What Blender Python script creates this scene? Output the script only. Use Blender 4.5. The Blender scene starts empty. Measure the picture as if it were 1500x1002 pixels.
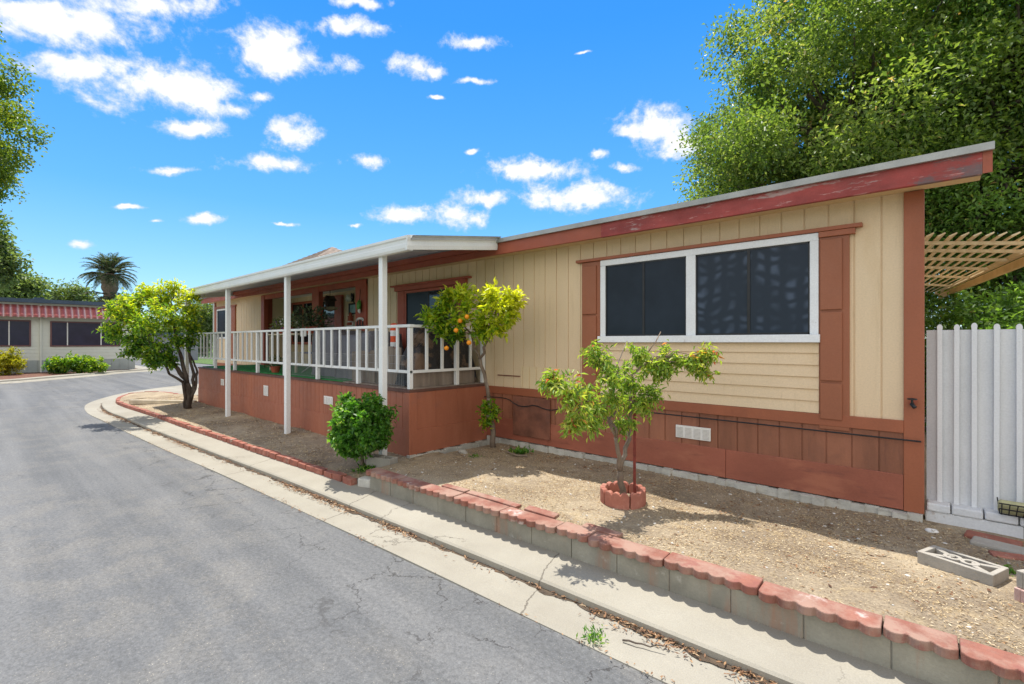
import bpy, math, random
import numpy as np
from mathutils import Vector, Matrix
random.seed(7)
RNG = np.random.default_rng(11)
R = math.radians
sc = bpy.context.scene
COL = sc.collection

# ------------------------------------------------------------------ camera
FPX, CAMZ = 705.0, 1.79                       # focal length in photo pixels, eye height above the asphalt
YAW = R(41.75)
FW = Vector((-math.sin(YAW), math.cos(YAW), 0)); RT = Vector((math.cos(YAW), math.sin(YAW), 0))
cd = bpy.data.cameras.new('camera'); cam = bpy.data.objects.new('camera', cd); COL.objects.link(cam)
cam.location = (0, 0, CAMZ); cam.rotation_euler = (R(90), 0, YAW)
cd.sensor_width = 36; cd.lens = FPX / 1500 * 36; cd.clip_start = .05; cd.clip_end = 4000
sc.camera = cam

def at(px, py, d):
    """world point seen at photo pixel px,py at depth d metres (measuring aid)"""
    return FW * d + RT * ((px - 750) / FPX * d) + Vector((0, 0, CAMZ + (501 - py) / FPX * d))

# ------------------------------------------------------------------ node helpers
class Gr:
    def __init__(s, nt): s.nt = nt; s.N = nt.nodes; s.L = nt.links; s._p = None
    def n(s, t, **k):
        x = s.N.new(t)
        for a, b in k.items(): setattr(x, a, b)
        return x
    def put(s, i, v):
        if isinstance(v, bpy.types.NodeSocket): s.L.new(v, i)
        elif v is not None:
            if i.type == 'RGBA' and len(v) == 3: v = (*v, 1)
            i.default_value = v
    def pos(s):
        if s._p is None: s._p = s.n('ShaderNodeNewGeometry').outputs['Position']
        return s._p
    def math(s, op, a, b=None, c=None, clamp=False):
        x = s.n('ShaderNodeMath', operation=op, use_clamp=clamp)
        s.put(x.inputs[0], a); s.put(x.inputs[1], b); s.put(x.inputs[2], c)
        return x.outputs[0]
    def vm(s, op, a, b=None, out=0):
        x = s.n('ShaderNodeVectorMath', operation=op); s.put(x.inputs[0], a); s.put(x.inputs[1], b)
        return x.outputs[out]
    def noise(s, v, scale, detail=5, rough=.55, dist=0., out='Fac'):
        x = s.n('ShaderNodeTexNoise'); s.put(x.inputs['Vector'], v)
        x.inputs['Scale'].default_value = scale; x.inputs['Detail'].default_value = detail
        x.inputs['Roughness'].default_value = rough; x.inputs['Distortion'].default_value = dist
        return x.outputs[out]
    def voro(s, v, scale, feature='F1', out='Distance', rand=1.):
        x = s.n('ShaderNodeTexVoronoi', feature=feature); s.put(x.inputs['Vector'], v)
        x.inputs['Scale'].default_value = scale; x.inputs['Randomness'].default_value = rand
        return x.outputs[out]
    def step(s, v, lo, hi, a=0., b=1.):
        x = s.n('ShaderNodeMapRange', interpolation_type='SMOOTHSTEP'); s.put(x.inputs[0], v)
        for i, q in zip((1, 2, 3, 4), (lo, hi, a, b)): s.put(x.inputs[i], q)
        return x.outputs[0]
    def ramp(s, f, stops):
        x = s.n('ShaderNodeValToRGB'); s.put(x.inputs[0], f); e = x.color_ramp.elements
        while len(e) < len(stops): e.new(.5)
        for k, (p, c) in zip(e, stops): k.position = p; k.color = (*c, 1)
        return x.outputs[0]
    def mix(s, f, a, b, blend='MIX'):
        x = s.n('ShaderNodeMix', data_type='RGBA', blend_type=blend)
        s.put(x.inputs[0], f); s.put(x.inputs[6], a); s.put(x.inputs[7], b)
        return x.outputs[2]
    def bump(s, h, strength=.3, dist=.01, normal=None):
        x = s.n('ShaderNodeBump'); x.inputs['Strength'].default_value = strength; x.inputs['Distance'].default_value = dist
        s.put(x.inputs['Height'], h); s.put(x.inputs['Normal'], normal)
        return x.outputs[0]

def newmat(name):
    m = bpy.data.materials.new(name); m.use_nodes = True
    g = Gr(m.node_tree); b = g.N['Principled BSDF']
    return m, g, b

def mul(c, k): return tuple(min(1, x * k) for x in c)
def surf(name, c, var=.12, scale=3., stretch=(1, 1, 1), rough=.6, bump=(.25, 90., .003), stains=(), metal=0., spec=.4, fine=.06):
    """painted / mineral surface: base colour with slow and fine variation, worn patches of another colour, small bumps"""
    m, g, b = newmat(name)
    p = g.pos()
    v = g.vm('MULTIPLY', p, stretch)
    col = g.ramp(g.noise(v, scale, 6, .6), [(.3, mul(c, 1 - var)), (.7, mul(c, 1 + var))])
    if fine: col = g.mix(1., col, g.ramp(g.noise(p, 70, 3, .6), [(.3, (1 - fine,) * 3), (.7, (1 + fine,) * 3)]), 'MULTIPLY')
    for sc_, st, lo, hi, cc, amt in stains:
        f = g.step(g.noise(g.vm('MULTIPLY', p, st), sc_, 8, .65), lo, hi, 0, amt)
        col = g.mix(f, col, cc)
    g.put(b.inputs['Base Color'], col)
    g.put(b.inputs['Roughness'], g.step(g.noise(p, 9, 4), .3, .7, rough * .85, min(1, rough * 1.12)))
    b.inputs['Metallic'].default_value = metal; b.inputs['Specular IOR Level'].default_value = spec
    if bump: g.put(b.inputs['Normal'], g.bump(g.noise(p, bump[1], 6, .65), bump[0], bump[2]))
    return m

def leafmat(name, stops, trans=.35, rough=.42, tcol=None):
    m, g, b = newmat(name)
    a = g.n('ShaderNodeAttribute', attribute_name='rnd').outputs['Fac']
    col = g.ramp(a, stops)
    g.put(b.inputs['Base Color'], col); b.inputs['Roughness'].default_value = rough
    b.inputs['Specular IOR Level'].default_value = .45
    t = g.n('ShaderNodeBsdfTranslucent')
    g.put(t.inputs[0], g.mix(1., col, tcol or (1.75, 1.75, .7), 'MULTIPLY'))
    x = g.n('ShaderNodeMixShader'); x.inputs[0].default_value = trans
    g.L.new(b.outputs[0], x.inputs[1]); g.L.new(t.outputs[0], x.inputs[2])
    g.L.new(x.outputs[0], g.N['Material Output'].inputs[0])
    return m

# ------------------------------------------------------------------ mesh helpers
def top_of(o):
    while o.parent: o = o.parent
    return o

class MB:
    def __init__(s): s.v = []; s.f = []
    def add(s, vs, fs):
        k = len(s.v); s.v += [tuple(q) for q in vs]; s.f += [tuple(i + k for i in q) for q in fs]; return s
    def box(s, x0, x1, y0, y1, z0, z1):
        return s.add([(x0, y0, z0), (x1, y0, z0), (x1, y1, z0), (x0, y1, z0), (x0, y0, z1), (x1, y0, z1), (x1, y1, z1), (x0, y1, z1)],
                     [(0, 3, 2, 1), (4, 5, 6, 7), (0, 1, 5, 4), (1, 2, 6, 5), (2, 3, 7, 6), (3, 0, 4, 7)])
    def obox(s, c, size, rz=0., rx=0., ry=0.):
        M = Matrix.Translation(c) @ Matrix.Rotation(rz, 4, 'Z') @ Matrix.Rotation(ry, 4, 'Y') @ Matrix.Rotation(rx, 4, 'X')
        t = MB().box(-size[0] / 2, size[0] / 2, -size[1] / 2, size[1] / 2, -size[2] / 2, size[2] / 2)
        return s.add([M @ Vector(q) for q in t.v], t.f)
    def bar(s, a, b, w, h, up=(0, 0, 1)):
        """rectangular bar from a to b; h along up, w across"""
        a, b = Vector(a), Vector(b); d = (b - a).normalized(); u = Vector(up)
        x = d.cross(u).normalized(); u = x.cross(d).normalized()
        vs = [q + x * (i * w / 2) + u * (j * h / 2) for q in (a, b) for i, j in ((-1, -1), (1, -1), (1, 1), (-1, 1))]
        return s.add(vs, [(0, 1, 2, 3), (7, 6, 5, 4), (0, 4, 5, 1), (1, 5, 6, 2), (2, 6, 7, 3), (3, 7, 4, 0)])
    def tube(s, pts, r, n=8):
        pts = [Vector(p) for p in pts]; r = r if hasattr(r, '__len__') else [r] * len(pts)
        vs, fs = [], []; ref = Vector((.13, .27, .95))
        for i, p in enumerate(pts):
            d = (pts[min(i + 1, len(pts) - 1)] - pts[max(i - 1, 0)]).normalized()
            if abs(d.dot(ref)) > .95: ref = Vector((.9, .3, .1))
            x = d.cross(ref).normalized(); y = d.cross(x)
            vs += [p + (x * math.cos(2 * math.pi * k / n) + y * math.sin(2 * math.pi * k / n)) * r[i] for k in range(n)]
        for i in range(len(pts) - 1):
            for k in range(n):
                a, b = i * n + k, i * n + (k + 1) % n
                fs.append((a, b, b + n, a + n))
        fs.append(tuple(range(n))[::-1]); fs.append(tuple(range((len(pts) - 1) * n, len(pts) * n)))
        return s.add(vs, fs)
    def lathe(s, c, prof, n=16):
        vs, fs = [], []
        for r, z in prof:
            vs += [(c[0] + r * math.cos(2 * math.pi * k / n), c[1] + r * math.sin(2 * math.pi * k / n), c[2] + z) for k in range(n)]
        for i in range(len(prof) - 1):
            for k in range(n):
                a, b = i * n + k, i * n + (k + 1) % n
                fs.append((a, b, b + n, a + n))
        fs.append(tuple(range(n))[::-1]); fs.append(tuple(range((len(prof) - 1) * n, len(prof) * n)))
        return s.add(vs, fs)
    def prism(s, poly, vec):
        """closed 3d polygon extruded along vec"""
        n = len(poly); vec = Vector(vec)
        vs = [Vector(p) for p in poly] + [Vector(p) + vec for p in poly]
        return s.add(vs, [tuple(range(n))[::-1], tuple(range(n, 2 * n))] + [(i, (i + 1) % n, (i + 1) % n + n, i + n) for i in range(n)])
    def blob(s, c, r, seed=0, amp=.25, n=10, flat=1.):
        rr = random.Random(seed); ph = [rr.uniform(0, 6.28) for _ in range(6)]
        vs, fs = [], []
        m = max(4, n // 2)
        rad = r if hasattr(r, '__len__') else (r, r, r * flat)
        for i in range(m + 1):
            th = math.pi * i / m
            for k in range(n):
                f = 2 * math.pi * k / n
                q = 1 + amp * (math.sin(2 * f + ph[0]) * math.sin(th) * .5 + math.sin(3 * th + ph[1] + f) * .4 + math.sin(3 * f + ph[2] + 2 * th) * .35 * math.sin(th))
                vs.append((c[0] + rad[0] * q * math.sin(th) * math.cos(f), c[1] + rad[1] * q * math.sin(th) * math.sin(f), c[2] + rad[2] * q * math.cos(th)))
        for i in range(m):
            for k in range(n):
                a, b = i * n + k, i * n + (k + 1) % n
                fs.append((a, a + n, b + n, b))
        return s.add(vs, fs)
    def build(s, name, mat, parent=None, bevel=0., smooth=False, loc=None):
        o0 = top_of(parent).location if parent else Vector(loc or (0, 0, 0))
        me = bpy.data.meshes.new(name)
        me.from_pydata([(q[0] - o0[0], q[1] - o0[1], q[2] - o0[2]) for q in s.v], [], s.f); me.update()
        if mat: me.materials.append(mat)
        o = bpy.data.objects.new(name, me); COL.objects.link(o)
        if parent: o.parent = parent
        else: o.location = o0
        if bevel:
            b = o.modifiers.new('bevel', 'BEVEL'); b.width = bevel; b.segments = 2; b.limit_method = 'ANGLE'
        if smooth:
            me.polygons.foreach_set('use_smooth', [True] * len(me.polygons))
        return o

def tag(o, label=None, cat=None, group=None, kind=None):
    for k, v in (('label', label), ('category', cat), ('group', group), ('kind', kind)):
        if v: o[k] = v
    return o
def thing(name, label, cat, loc, group=None):
    o = bpy.data.objects.new(name, None); COL.objects.link(o); o.location = loc; o.empty_display_size = .1
    return tag(o, label, cat, group)
def copy_part(o, parent, dx):
    c = o.copy(); COL.objects.link(c); c.parent = parent; c.location = Vector(o.location) + Vector(dx)
    return c
def copy_tree(o, parent=None):
    c = o.copy(); COL.objects.link(c); c.parent = parent
    for ch in list(o.children): copy_tree(ch, c)
    return c

def leaf_mesh(name, P, A, L, W, rnd, mat, parent=None, up=.5, fold=.25, curl=.15):
    """many folded leaf blades: base P, axis A, length L, width W (arrays)"""
    n = len(P); P = np.asarray(P, float); A = np.asarray(A, float)
    A = A / np.maximum(np.linalg.norm(A, axis=1, keepdims=True), 1e-6)
    N = RNG.normal(size=(n, 3)); N[:, 2] = np.abs(N[:, 2]) + up
    N -= A * (N * A).sum(1, keepdims=True); N /= np.maximum(np.linalg.norm(N, axis=1, keepdims=True), 1e-6)
    S = np.cross(A, N); L = np.broadcast_to(L, n)[:, None]; W = np.broadcast_to(W, n)[:, None]
    V = np.empty((n, 4, 3))
    V[:, 0] = P
    V[:, 1] = P + A * L * .48 + S * W * .5 + N * W * fold
    V[:, 2] = P + A * L - N * L * curl
    V[:, 3] = P + A * L * .48 - S * W * .5 + N * W * fold
    V = V.reshape(-1, 3)
    if parent: V = V - np.array(top_of(parent).location)
    F = (np.arange(n)[:, None] * 4 + np.array([0, 1, 2, 0, 2, 3])).ravel()
    me = bpy.data.meshes.new(name)
    me.vertices.add(4 * n); me.vertices.foreach_set('co', V.astype(np.float32).ravel())
    me.loops.add(6 * n); me.loops.foreach_set('vertex_index', F.astype(np.int32))
    me.polygons.add(2 * n); me.polygons.foreach_set('loop_start', (np.arange(2 * n) * 3).astype(np.int32))
    try: me.polygons.foreach_set('loop_total', np.full(2 * n, 3, np.int32))
    except Exception: pass
    me.update(calc_edges=True); me.validate()
    at_ = me.attributes.new('rnd', 'FLOAT', 'POINT'); at_.data.foreach_set('value', np.repeat(np.clip(rnd, 0, 1), 4).astype(np.float32))
    me.materials.append(mat)
    o = bpy.data.objects.new(name, me); COL.objects.link(o)
    if parent: o.parent = parent
    return o

def unit(n):
    d = RNG.normal(size=(n, 3)); return d / np.linalg.norm(d, axis=1, keepdims=True)

# ------------------------------------------------------------------ materials
M = {}
CREAM = (.71, .545, .355)
M['siding'] = surf('cream_siding_paint', CREAM, .05, 1.2, (1, 1, .25), .62, (.3, 60, .002),
                   [(1.6, (1, 1, .35), .52, .74, (.60, .42, .22), .5), (5, (3, 3, .2), .56, .74, (.50, .36, .20), .4), (14, (1, 1, .08), .62, .7, (.42, .30, .17), .3)])
M['siding_pale'] = surf('pale_siding_patch', (.74, .58, .36), .05, 1.5, rough=.6)
M['soffit'] = surf('soffit_paint', (.62, .45, .24), .08, 2)
BROWN = (.33, .105, .05)
M['brown'] = surf('brown_red_trim_paint', BROWN, .12, 2, (1, 1, .3), .5, (.25, 70, .002),
                  [(3, (1, 1, .4), .58, .8, (.20, .07, .04), .5)])
M['shutter'] = surf('shutter_paint', (.31, .108, .053), .08, 2, (1, 1, .4), .5)
M['skirt'] = surf('skirting_board_paint', (.29, .112, .062), .3, 2.6, (1, 1, .22), .55, (.3, 60, .003),
                  [(4, (2, 2, .18), .45, .70, (.38, .15, .085), .5), (6, (3, 3, .3), .58, .72, (.15, .06, .038), .5), (3, (1, 1, .9), .56, .68, (.23, .095, .058), .5)])
M['kick'] = surf('skirting_kick_panel', (.32, .10, .06), .2, 1.6, (.6, .6, 1), .5, (.3, 50, .004),
                 [(2.5, (.6, .6, 1.8), .5, .68, (.42, .15, .085), .7), (4, (.5, .5, 2.2), .56, .7, (.19, .065, .045), .7)])
M['porchskirt'] = surf('porch_skirting_paint', (.36, .122, .066), .14, 1.8, (1, 1, .3), .55, (.25, 60, .003),
                       [(3.5, (2, 2, .25), .46, .75, (.46, .175, .10), .4), (5, (2, 2, .5), .58, .74, (.25, .08, .045), .4), (2, (.7, .7, 1.6), .55, .68, (.30, .12, .08), .6)])
M['redtrim'] = surf('dark_red_trim_paint', (.36, .08, .045), .15, 2.5, rough=.5)
M['fascia_brown'] = surf('terracotta_fascia_paint', (.33, .085, .045), .15, 2, rough=.55)
M['fascia_red'] = surf('peeling_red_fascia_paint', (.30, .05, .042), .3, 2.2, (1, 1, 3), .6, (.5, 40, .004),
                       [(2.2, (.8, 1, 4), .59, .66, (.42, .36, .33), .65), (1.1, (1, 1, 2.5), .60, .66, (.12, .11, .11), .8), (9, (.6, 1, 5), .6, .66, (.56, .30, .27), .7)])
M['drip'] = surf('galvanised_drip_edge', (.36, .36, .34), .2, 3, rough=.45, metal=.3, stains=[(5, (1, 1, 1), .6, .75, (.42, .30, .2), .4)])
M['white'] = surf('white_gloss_paint', (.80, .80, .78), .04, 3, rough=.4, stains=[(4, (2, 2, .6), .6, .8, (.55, .53, .48), .35)])
M['whiteold'] = surf('chipped_white_paint', (.78, .79, .80), .06, 3, rough=.5, bump=(.5, 30, .004), stains=[(7, (1, 1, 1), .62, .7, (.50, .47, .44), .5)])
M['alu'] = surf('white_aluminium', (.74, .74, .70), .05, 2, rough=.4, stains=[(3, (.4, 1, 2), .58, .8, (.52, .50, .44), .5)])
M['pan'] = surf('aluminium_pan_underside', (.55, .58, .62), .15, 2, rough=.45, metal=.15)
M['roof'] = surf('grey_asphalt_shingle', (.13, .12, .115), .3, 6, rough=.9, bump=(.8, 60, .01))
M['vent'] = surf('white_vent_plastic', (.78, .75, .70), .05, 5, rough=.5)
M['ventdark'] = surf('vent_grille_shadow_screen', (.50, .46, .42), .1, 10, rough=.7)
M['hatch'] = surf('weathered_access_panel', (.20, .075, .045), .35, 5, rough=.65, stains=[(6, (1, 1, 1), .5, .7, (.12, .06, .045), .7)])
M['footing'] = surf('old_concrete_footing', (.50, .48, .42), .2, 5, rough=.9, bump=(.6, 40, .01), stains=[(4, (1, 1, 3), .52, .7, (.28, .26, .22), .6)])
M['black'] = surf('black_rubber', (.02, .02, .022), .2, 5, rough=.45)
M['turf'] = surf('green_artificial_turf', (.022, .22, .05), .3, 30, rough=.95, bump=(.8, 300, .01))
M['rail'] = surf('white_rail_paint', (.76, .76, .74), .06, 4, rough=.45, stains=[(8, (1, 1, 1), .62, .72, (.5, .46, .4), .4)])
M['deckedge'] = surf('dark_brown_deck_edge', (.12, .055, .04), .25, 4, rough=.6)
M['wire'] = surf('grey_garden_wire', (.38, .38, .38), .1, 5, rough=.4, metal=.6)
M['wood'] = surf('weathered_grey_planks', (.24, .19, .15), .35, 3, (3, 3, .35), .8, (.5, 40, .006), [(5, (3, 3, .3), .55, .7, (.34, .30, .26), .6)])
M['woodlight'] = surf('pale_timber', (.52, .44, .32), .2, 4, (1, 1, 1), .75)
M['cover'] = surf('grey_vinyl_furniture_cover', (.16, .155, .175), .2, 2.5, rough=.55, bump=(.6, 9, .03))
M['tarp'] = surf('black_tarpaulin', (.028, .026, .028), .5, 3, rough=.4, bump=(.9, 6, .05), stains=[(2.4, (1, 1, 1.2), .53, .62, (.22, .14, .09), .8)])
M['orange'] = surf('orange_plastic', (.75, .09, .02), .08, 5, rough=.45)
M['reflect'] = surf('white_reflective_band', (.75, .75, .75), .05, 5, rough=.35)
M['blue'] = surf('navy_fabric', (.02, .03, .14), .2, 8, rough=.8)
M['bark'] = surf('grey_brown_bark', (.20, .15, .11), .35, 9, (1, 1, .35), .9, (.9, 30, .02), [(6, (1, 1, .5), .55, .7, (.36, .31, .26), .6)])
M['barkdark'] = surf('dark_bark', (.085, .065, .05), .4, 8, (1, 1, .35), .9, (.9, 26, .02))
M['concrete'] = None
M['cmu'] = surf('grey_concrete_block', (.29, .27, .215), .25, 3, rough=.92, bump=(.6, 120, .006),
                stains=[(2.2, (1.6, 1.6, .2), .53, .68, (.36, .19, .12), .7), (3.5, (1, 1, .6), .56, .7, (.25, .23, .19), .6), (9, (1, 1, 1), .6, .7, (.52, .49, .43), .5)])
M['cap'] = surf('red_concrete_edger', (.25, .10, .07), .28, 5, rough=.88, bump=(.6, 90, .006),
                stains=[(3.2, (1, 1, 1), .40, .60, (.36, .24, .185), .75), (2.1, (1, 1, 1), .60, .68, (.56, .50, .46), .8), (9, (1, 1, 1), .55, .66, (.26, .10, .08), .7)])
M['ring'] = surf('dusty_red_ring_edger', (.36, .135, .095), .18, 6, rough=.9, bump=(.6, 90, .006), stains=[(6, (1, 1, 1), .52, .68, (.46, .23, .17), .6)])
M['brick'] = surf('old_red_brick', (.30, .11, .075), .3, 9, rough=.9, bump=(.7, 60, .008), stains=[(5, (1, 1, 1), .52, .66, (.45, .22, .16), .6), (7, (1, 1, 1), .58, .68, (.40, .35, .28), .6)])
M['breeze'] = surf('grey_breeze_block', (.35, .325, .28), .12, 6, rough=.92, bump=(.6, 120, .006), stains=[(4, (1, 1, 1), .55, .7, (.32, .28, .23), .5)])
M['breezepink'] = surf('pinkish_breeze_block', (.50, .33, .29), .15, 5, rough=.92, bump=(.6, 120, .006), stains=[(4, (1, 1, 1), .5, .65, (.58, .5, .44), .7)])
M['fence'] = surf('white_painted_fence_sheet', (.63, .64, .655), .07, 3, (1, 1, .5), .55, (.5, 55, .004), [(4, (1.5, 1, .3), .58, .8, (.50, .50, .50), .4)])
M['batten'] = surf('white_vinyl_batten', (.70, .71, .725), .04, 3, (1, 1, .5), .45)
M['whitecmu'] = surf('white_painted_block', (.66, .67, .68), .08, 4, rough=.75, bump=(.7, 45, .008), stains=[(5, (1, 1, 1), .6, .68, (.42, .36, .33), .7)])
M['lattice'] = surf('cream_lattice_timber', (.74, .60, .38), .1, 3, rough=.6)
M['latticeedge'] = surf('ochre_lattice_beam', (.66, .46, .22), .12, 3, rough=.6)
M['steel'] = surf('galvanised_steel', (.5, .5, .5), .2, 6, rough=.4, metal=.8)
M['rust'] = surf('rusty_red_stake', (.22, .045, .03), .3, 20, rough=.7)
M['metalblack'] = surf('black_cast_metal', (.018, .018, .02), .2, 10, rough=.4)
M['terracotta'] = surf('terracotta', (.45, .10, .05), .1, 6, rough=.7)
M['redpot'] = surf('red_glazed_pot', (.50, .02, .025), .1, 6, rough=.3)
M['picture'] = surf('pale_blue_green_print', (.28, .48, .48), .35, 9, rough=.35, bump=None)
M['greenpaint'] = surf('green_enamel', (.06, .24, .03), .3, 20, rough=.4)
M['whitepl'] = surf('white_plaster', (.72, .70, .66), .06, 10, rough=.6)
M['fruit'] = surf('orange_peel', (.80, .28, .01), .12, 12, rough=.45, bump=(.4, 250, .002))
M['neighbour'] = surf('pale_grey_green_lap_siding', (.66, .66, .58), .06, 1, rough=.6)
M['neighbourskirt'] = surf('grey_green_skirting', (.37, .40, .38), .08, 2, rough=.6)
M['blueroof'] = surf('blue_grey_roof_sheet', (.055, .085, .125), .15, 2, rough=.55)
M['tile'] = surf('brown_grey_roof_tile', (.32, .25, .20), .25, 5, rough=.85)
M['greywall'] = surf('grey_mauve_wall', (.26, .25, .28), .08, 2, rough=.7)
M['mulch'] = surf('dark_red_mulch', (.16, .075, .05), .4, 14, rough=.95, bump=(.9, 60, .02))

def glass(name, c, rough=.12, spec=.5, blot=0.):
    m, g, b = newmat(name)
    p = g.pos()
    col = g.ramp(g.noise(p, 2.2, 3), [(.3, mul(c, .8)), (.7, mul(c, 1.25))])
    g.put(b.inputs['Base Color'], col)
    b.inputs['Roughness'].default_value = rough; b.inputs['Specular IOR Level'].default_value = spec
    g.put(b.inputs['Normal'], g.bump(g.noise(p, 3.5, 2), .04, .02))
    return m
M['screen'] = glass('dark_sun_screen', (.018, .026, .038), .30, .16)
M['glassdark'] = glass('dark_window_glass', (.012, .015, .02), .06, .5)
M['glassdoor'] = glass('storm_door_glass', (.03, .05, .055), .03, .9)
M['purpleglass'] = glass('dark_violet_window', (.022, .020, .045), .25, .4)

# window curtain seen dimly behind the screen (soft pale checks)
m, g, b = newmat('painted_pane_reflections')
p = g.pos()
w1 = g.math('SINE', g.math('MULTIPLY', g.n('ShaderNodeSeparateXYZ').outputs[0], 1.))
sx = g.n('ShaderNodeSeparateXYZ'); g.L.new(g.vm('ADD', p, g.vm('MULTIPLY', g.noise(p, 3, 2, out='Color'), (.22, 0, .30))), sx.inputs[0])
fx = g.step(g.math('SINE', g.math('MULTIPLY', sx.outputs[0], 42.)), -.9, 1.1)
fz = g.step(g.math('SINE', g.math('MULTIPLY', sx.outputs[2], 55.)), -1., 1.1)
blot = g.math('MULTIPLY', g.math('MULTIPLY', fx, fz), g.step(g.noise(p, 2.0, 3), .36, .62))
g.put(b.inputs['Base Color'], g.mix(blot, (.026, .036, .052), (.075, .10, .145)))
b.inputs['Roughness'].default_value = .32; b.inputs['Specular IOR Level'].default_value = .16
M['panereflect'] = m

# asphalt
m, g, b = newmat('worn_asphalt')
p = g.pos()
patch = g.step(g.noise(g.vm('MULTIPLY', p, (.55, 1.3, 1)), .6, 6, .66, .4), .42, .60)
track = g.noise(g.vm('MULTIPLY', p, (.10, 1.9, 1)), 1.0, 6, .62)
col = g.ramp(g.noise(p, 1.3, 6, .6), [(.3, (.116, .118, .119)), (.7, (.150, .151, .149))])
col = g.mix(g.step(track, .35, .68), g.mix(.45, col, (.085, .088, .09)), g.mix(.35, col, (.215, .212, .203)))
agg = g.noise(p, 95, 3, .8)
spk = g.step(g.voro(p, 75), .0, .32, 1, 0)
cells = g.voro(p, 75, out='Color')
cs = g.n('ShaderNodeSeparateXYZ'); g.L.new(cells, cs.inputs[0])
spk = g.math('MULTIPLY', spk, g.step(cs.outputs[0], .55, .9))
worn = g.math('MULTIPLY', patch, g.step(g.noise(p, 2.6, 5, .7), .42, .6))
col = g.mix(g.math('MULTIPLY', spk, g.math('ADD', g.math('MULTIPLY', worn, 1.0), .34)), col, (.46, .41, .32))
col = g.mix(g.math('MULTIPLY', worn, .25), col, (.22, .20, .165))
col = g.mix(1., col, g.ramp(agg, [(.25, (.70,) * 3), (.75, (1.30,) * 3)]), 'MULTIPLY')
col = g.mix(1., col, g.ramp(g.noise(p, 34, 2, .7), [(.25, (.74,) * 3), (.75, (1.26,) * 3)]), 'MULTIPLY')
# fine cracks, mostly near the gutter edge
q = g.vm('ADD', p, g.vm('MULTIPLY', g.noise(p, 2.2, 5, .7, out='Color'), (.55, .55, .0)))
cr = g.step(g.voro(q, .55, 'DISTANCE_TO_EDGE'), .0, .005, .55, 0)
cr = g.math('MULTIPLY', cr, g.step(g.noise(p, .8, 3), .54, .62))
sp = g.n('ShaderNodeSeparateXYZ'); g.L.new(p, sp.inputs[0])
near = g.step(sp.outputs[1], .9, 2.2)
q2 = g.vm('ADD', p, g.vm('MULTIPLY', g.noise(p, 3.5, 5, .7, out='Color'), (.4, .4, .0)))
cr2 = g.math('MULTIPLY', g.step(g.voro(q2, 1.9, 'DISTANCE_TO_EDGE'), .0, .014, 1, 0), g.math('MULTIPLY', near, g.step(g.noise(p, 1.4, 3), .42, .52)))
cr = g.math('MAXIMUM', cr, cr2)
col = g.mix(g.math('MULTIPLY', cr, .9), col, (.045, .042, .04))
oil = g.step(g.voro(p, .9), .0, .03, 1, 0)
col = g.mix(g.math('MULTIPLY', oil, .6), col, (.05, .05, .05))
g.put(b.inputs['Base Color'], col)
b.inputs['Roughness'].default_value = .85; b.inputs['Specular IOR Level'].default_value = .3
h = g.math('SUBTRACT', g.math('MULTIPLY', agg, .5), g.math('MULTIPLY', cr, .8))
g.put(b.inputs['Normal'], g.bump(h, .45, .006))
M['asphalt'] = m

# pavement concrete with joints every 2.6 m along the kerb
m, g, b = newmat('kerb_concrete')
p = g.pos()
col = g.ramp(g.noise(p, 1.1, 6, .6), [(.3, (.275, .25, .20)), (.7, (.355, .33, .27))])
col = g.mix(g.step(g.noise(g.vm('MULTIPLY', p, (.5, 2, 1)), 2.2, 6, .65), .52, .74, 0, .55), col, (.33, .30, .24))
col = g.mix(1., col, g.ramp(g.noise(p, 130, 3, .8), [(.25, (.84,) * 3), (.75, (1.16,) * 3)]), 'MULTIPLY')
sp = g.n('ShaderNodeSeparateXYZ'); g.L.new(p, sp.inputs[0])
wob = g.math('MULTIPLY', g.math('SUBTRACT', g.noise(p, 5, 4, .7), .5), .10)
jx = g.math('ADD', g.math('ADD', sp.outputs[0], wob), g.math('MULTIPLY', sp.outputs[1], .35))
fr = g.math('ABSOLUTE', g.math('SUBTRACT', g.math('FRACT', g.math('DIVIDE', jx, 2.55)), .52))
jt = g.step(fr, .0012, .0034, 1, 0)
q = g.vm('ADD', p, g.vm('MULTIPLY', g.noise(p, 3, 5, .7, out='Color'), (.6, .6, 0)))
ck = g.math('MULTIPLY', g.step(g.voro(q, .55, 'DISTANCE_TO_EDGE'), 0, .006, 1, 0), g.step(g.noise(p, .6, 2), .52, .58))
jt = g.math('MAXIMUM', jt, ck)
col = g.mix(g.math('MULTIPLY', jt, .75), col, (.11, .095, .075))
g.put(b.inputs['Base Color'], col)
b.inputs['Roughness'].default_value = .9; b.inputs['Specular IOR Level'].default_value = .25
g.put(b.inputs['Normal'], g.bump(g.math('SUBTRACT', g.noise(p, 110, 5, .7), jt), .4, .006))
M['concrete'] = m

# dry yard soil
m, g, b = newmat('dry_yard_soil')
p = g.pos()
col = g.ramp(g.noise(p, 1.1, 8, .66), [(.30, (.20, .155, .11)), (.5, (.33, .265, .185)), (.68, (.44, .36, .25))])
col = g.mix(g.step(g.noise(p, 7, 6, .7), .5, .7, 0, .6), col, (.42, .32, .185))
col = g.mix(g.step(g.noise(p, 3.1, 8, .75), .52, .68, 0, .7), col, (.17, .12, .078))
col = g.mix(1., col, g.ramp(g.noise(p, 60, 5, .8), [(.28, (.5,) * 3), (.72, (1.5,) * 3)]), 'MULTIPLY')
g.put(b.inputs['Base Color'], col); b.inputs['Roughness'].default_value = 1.; b.inputs['Specular IOR Level'].default_value = .1
g.put(b.inputs['Normal'], g.bump(g.noise(p, 38, 8, .75), .9, .02))
M['soil'] = m
M['lawn'] = surf('mown_lawn', (.09, .15, .035), .35, 4, rough=1., bump=(.9, 40, .05))
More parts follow.
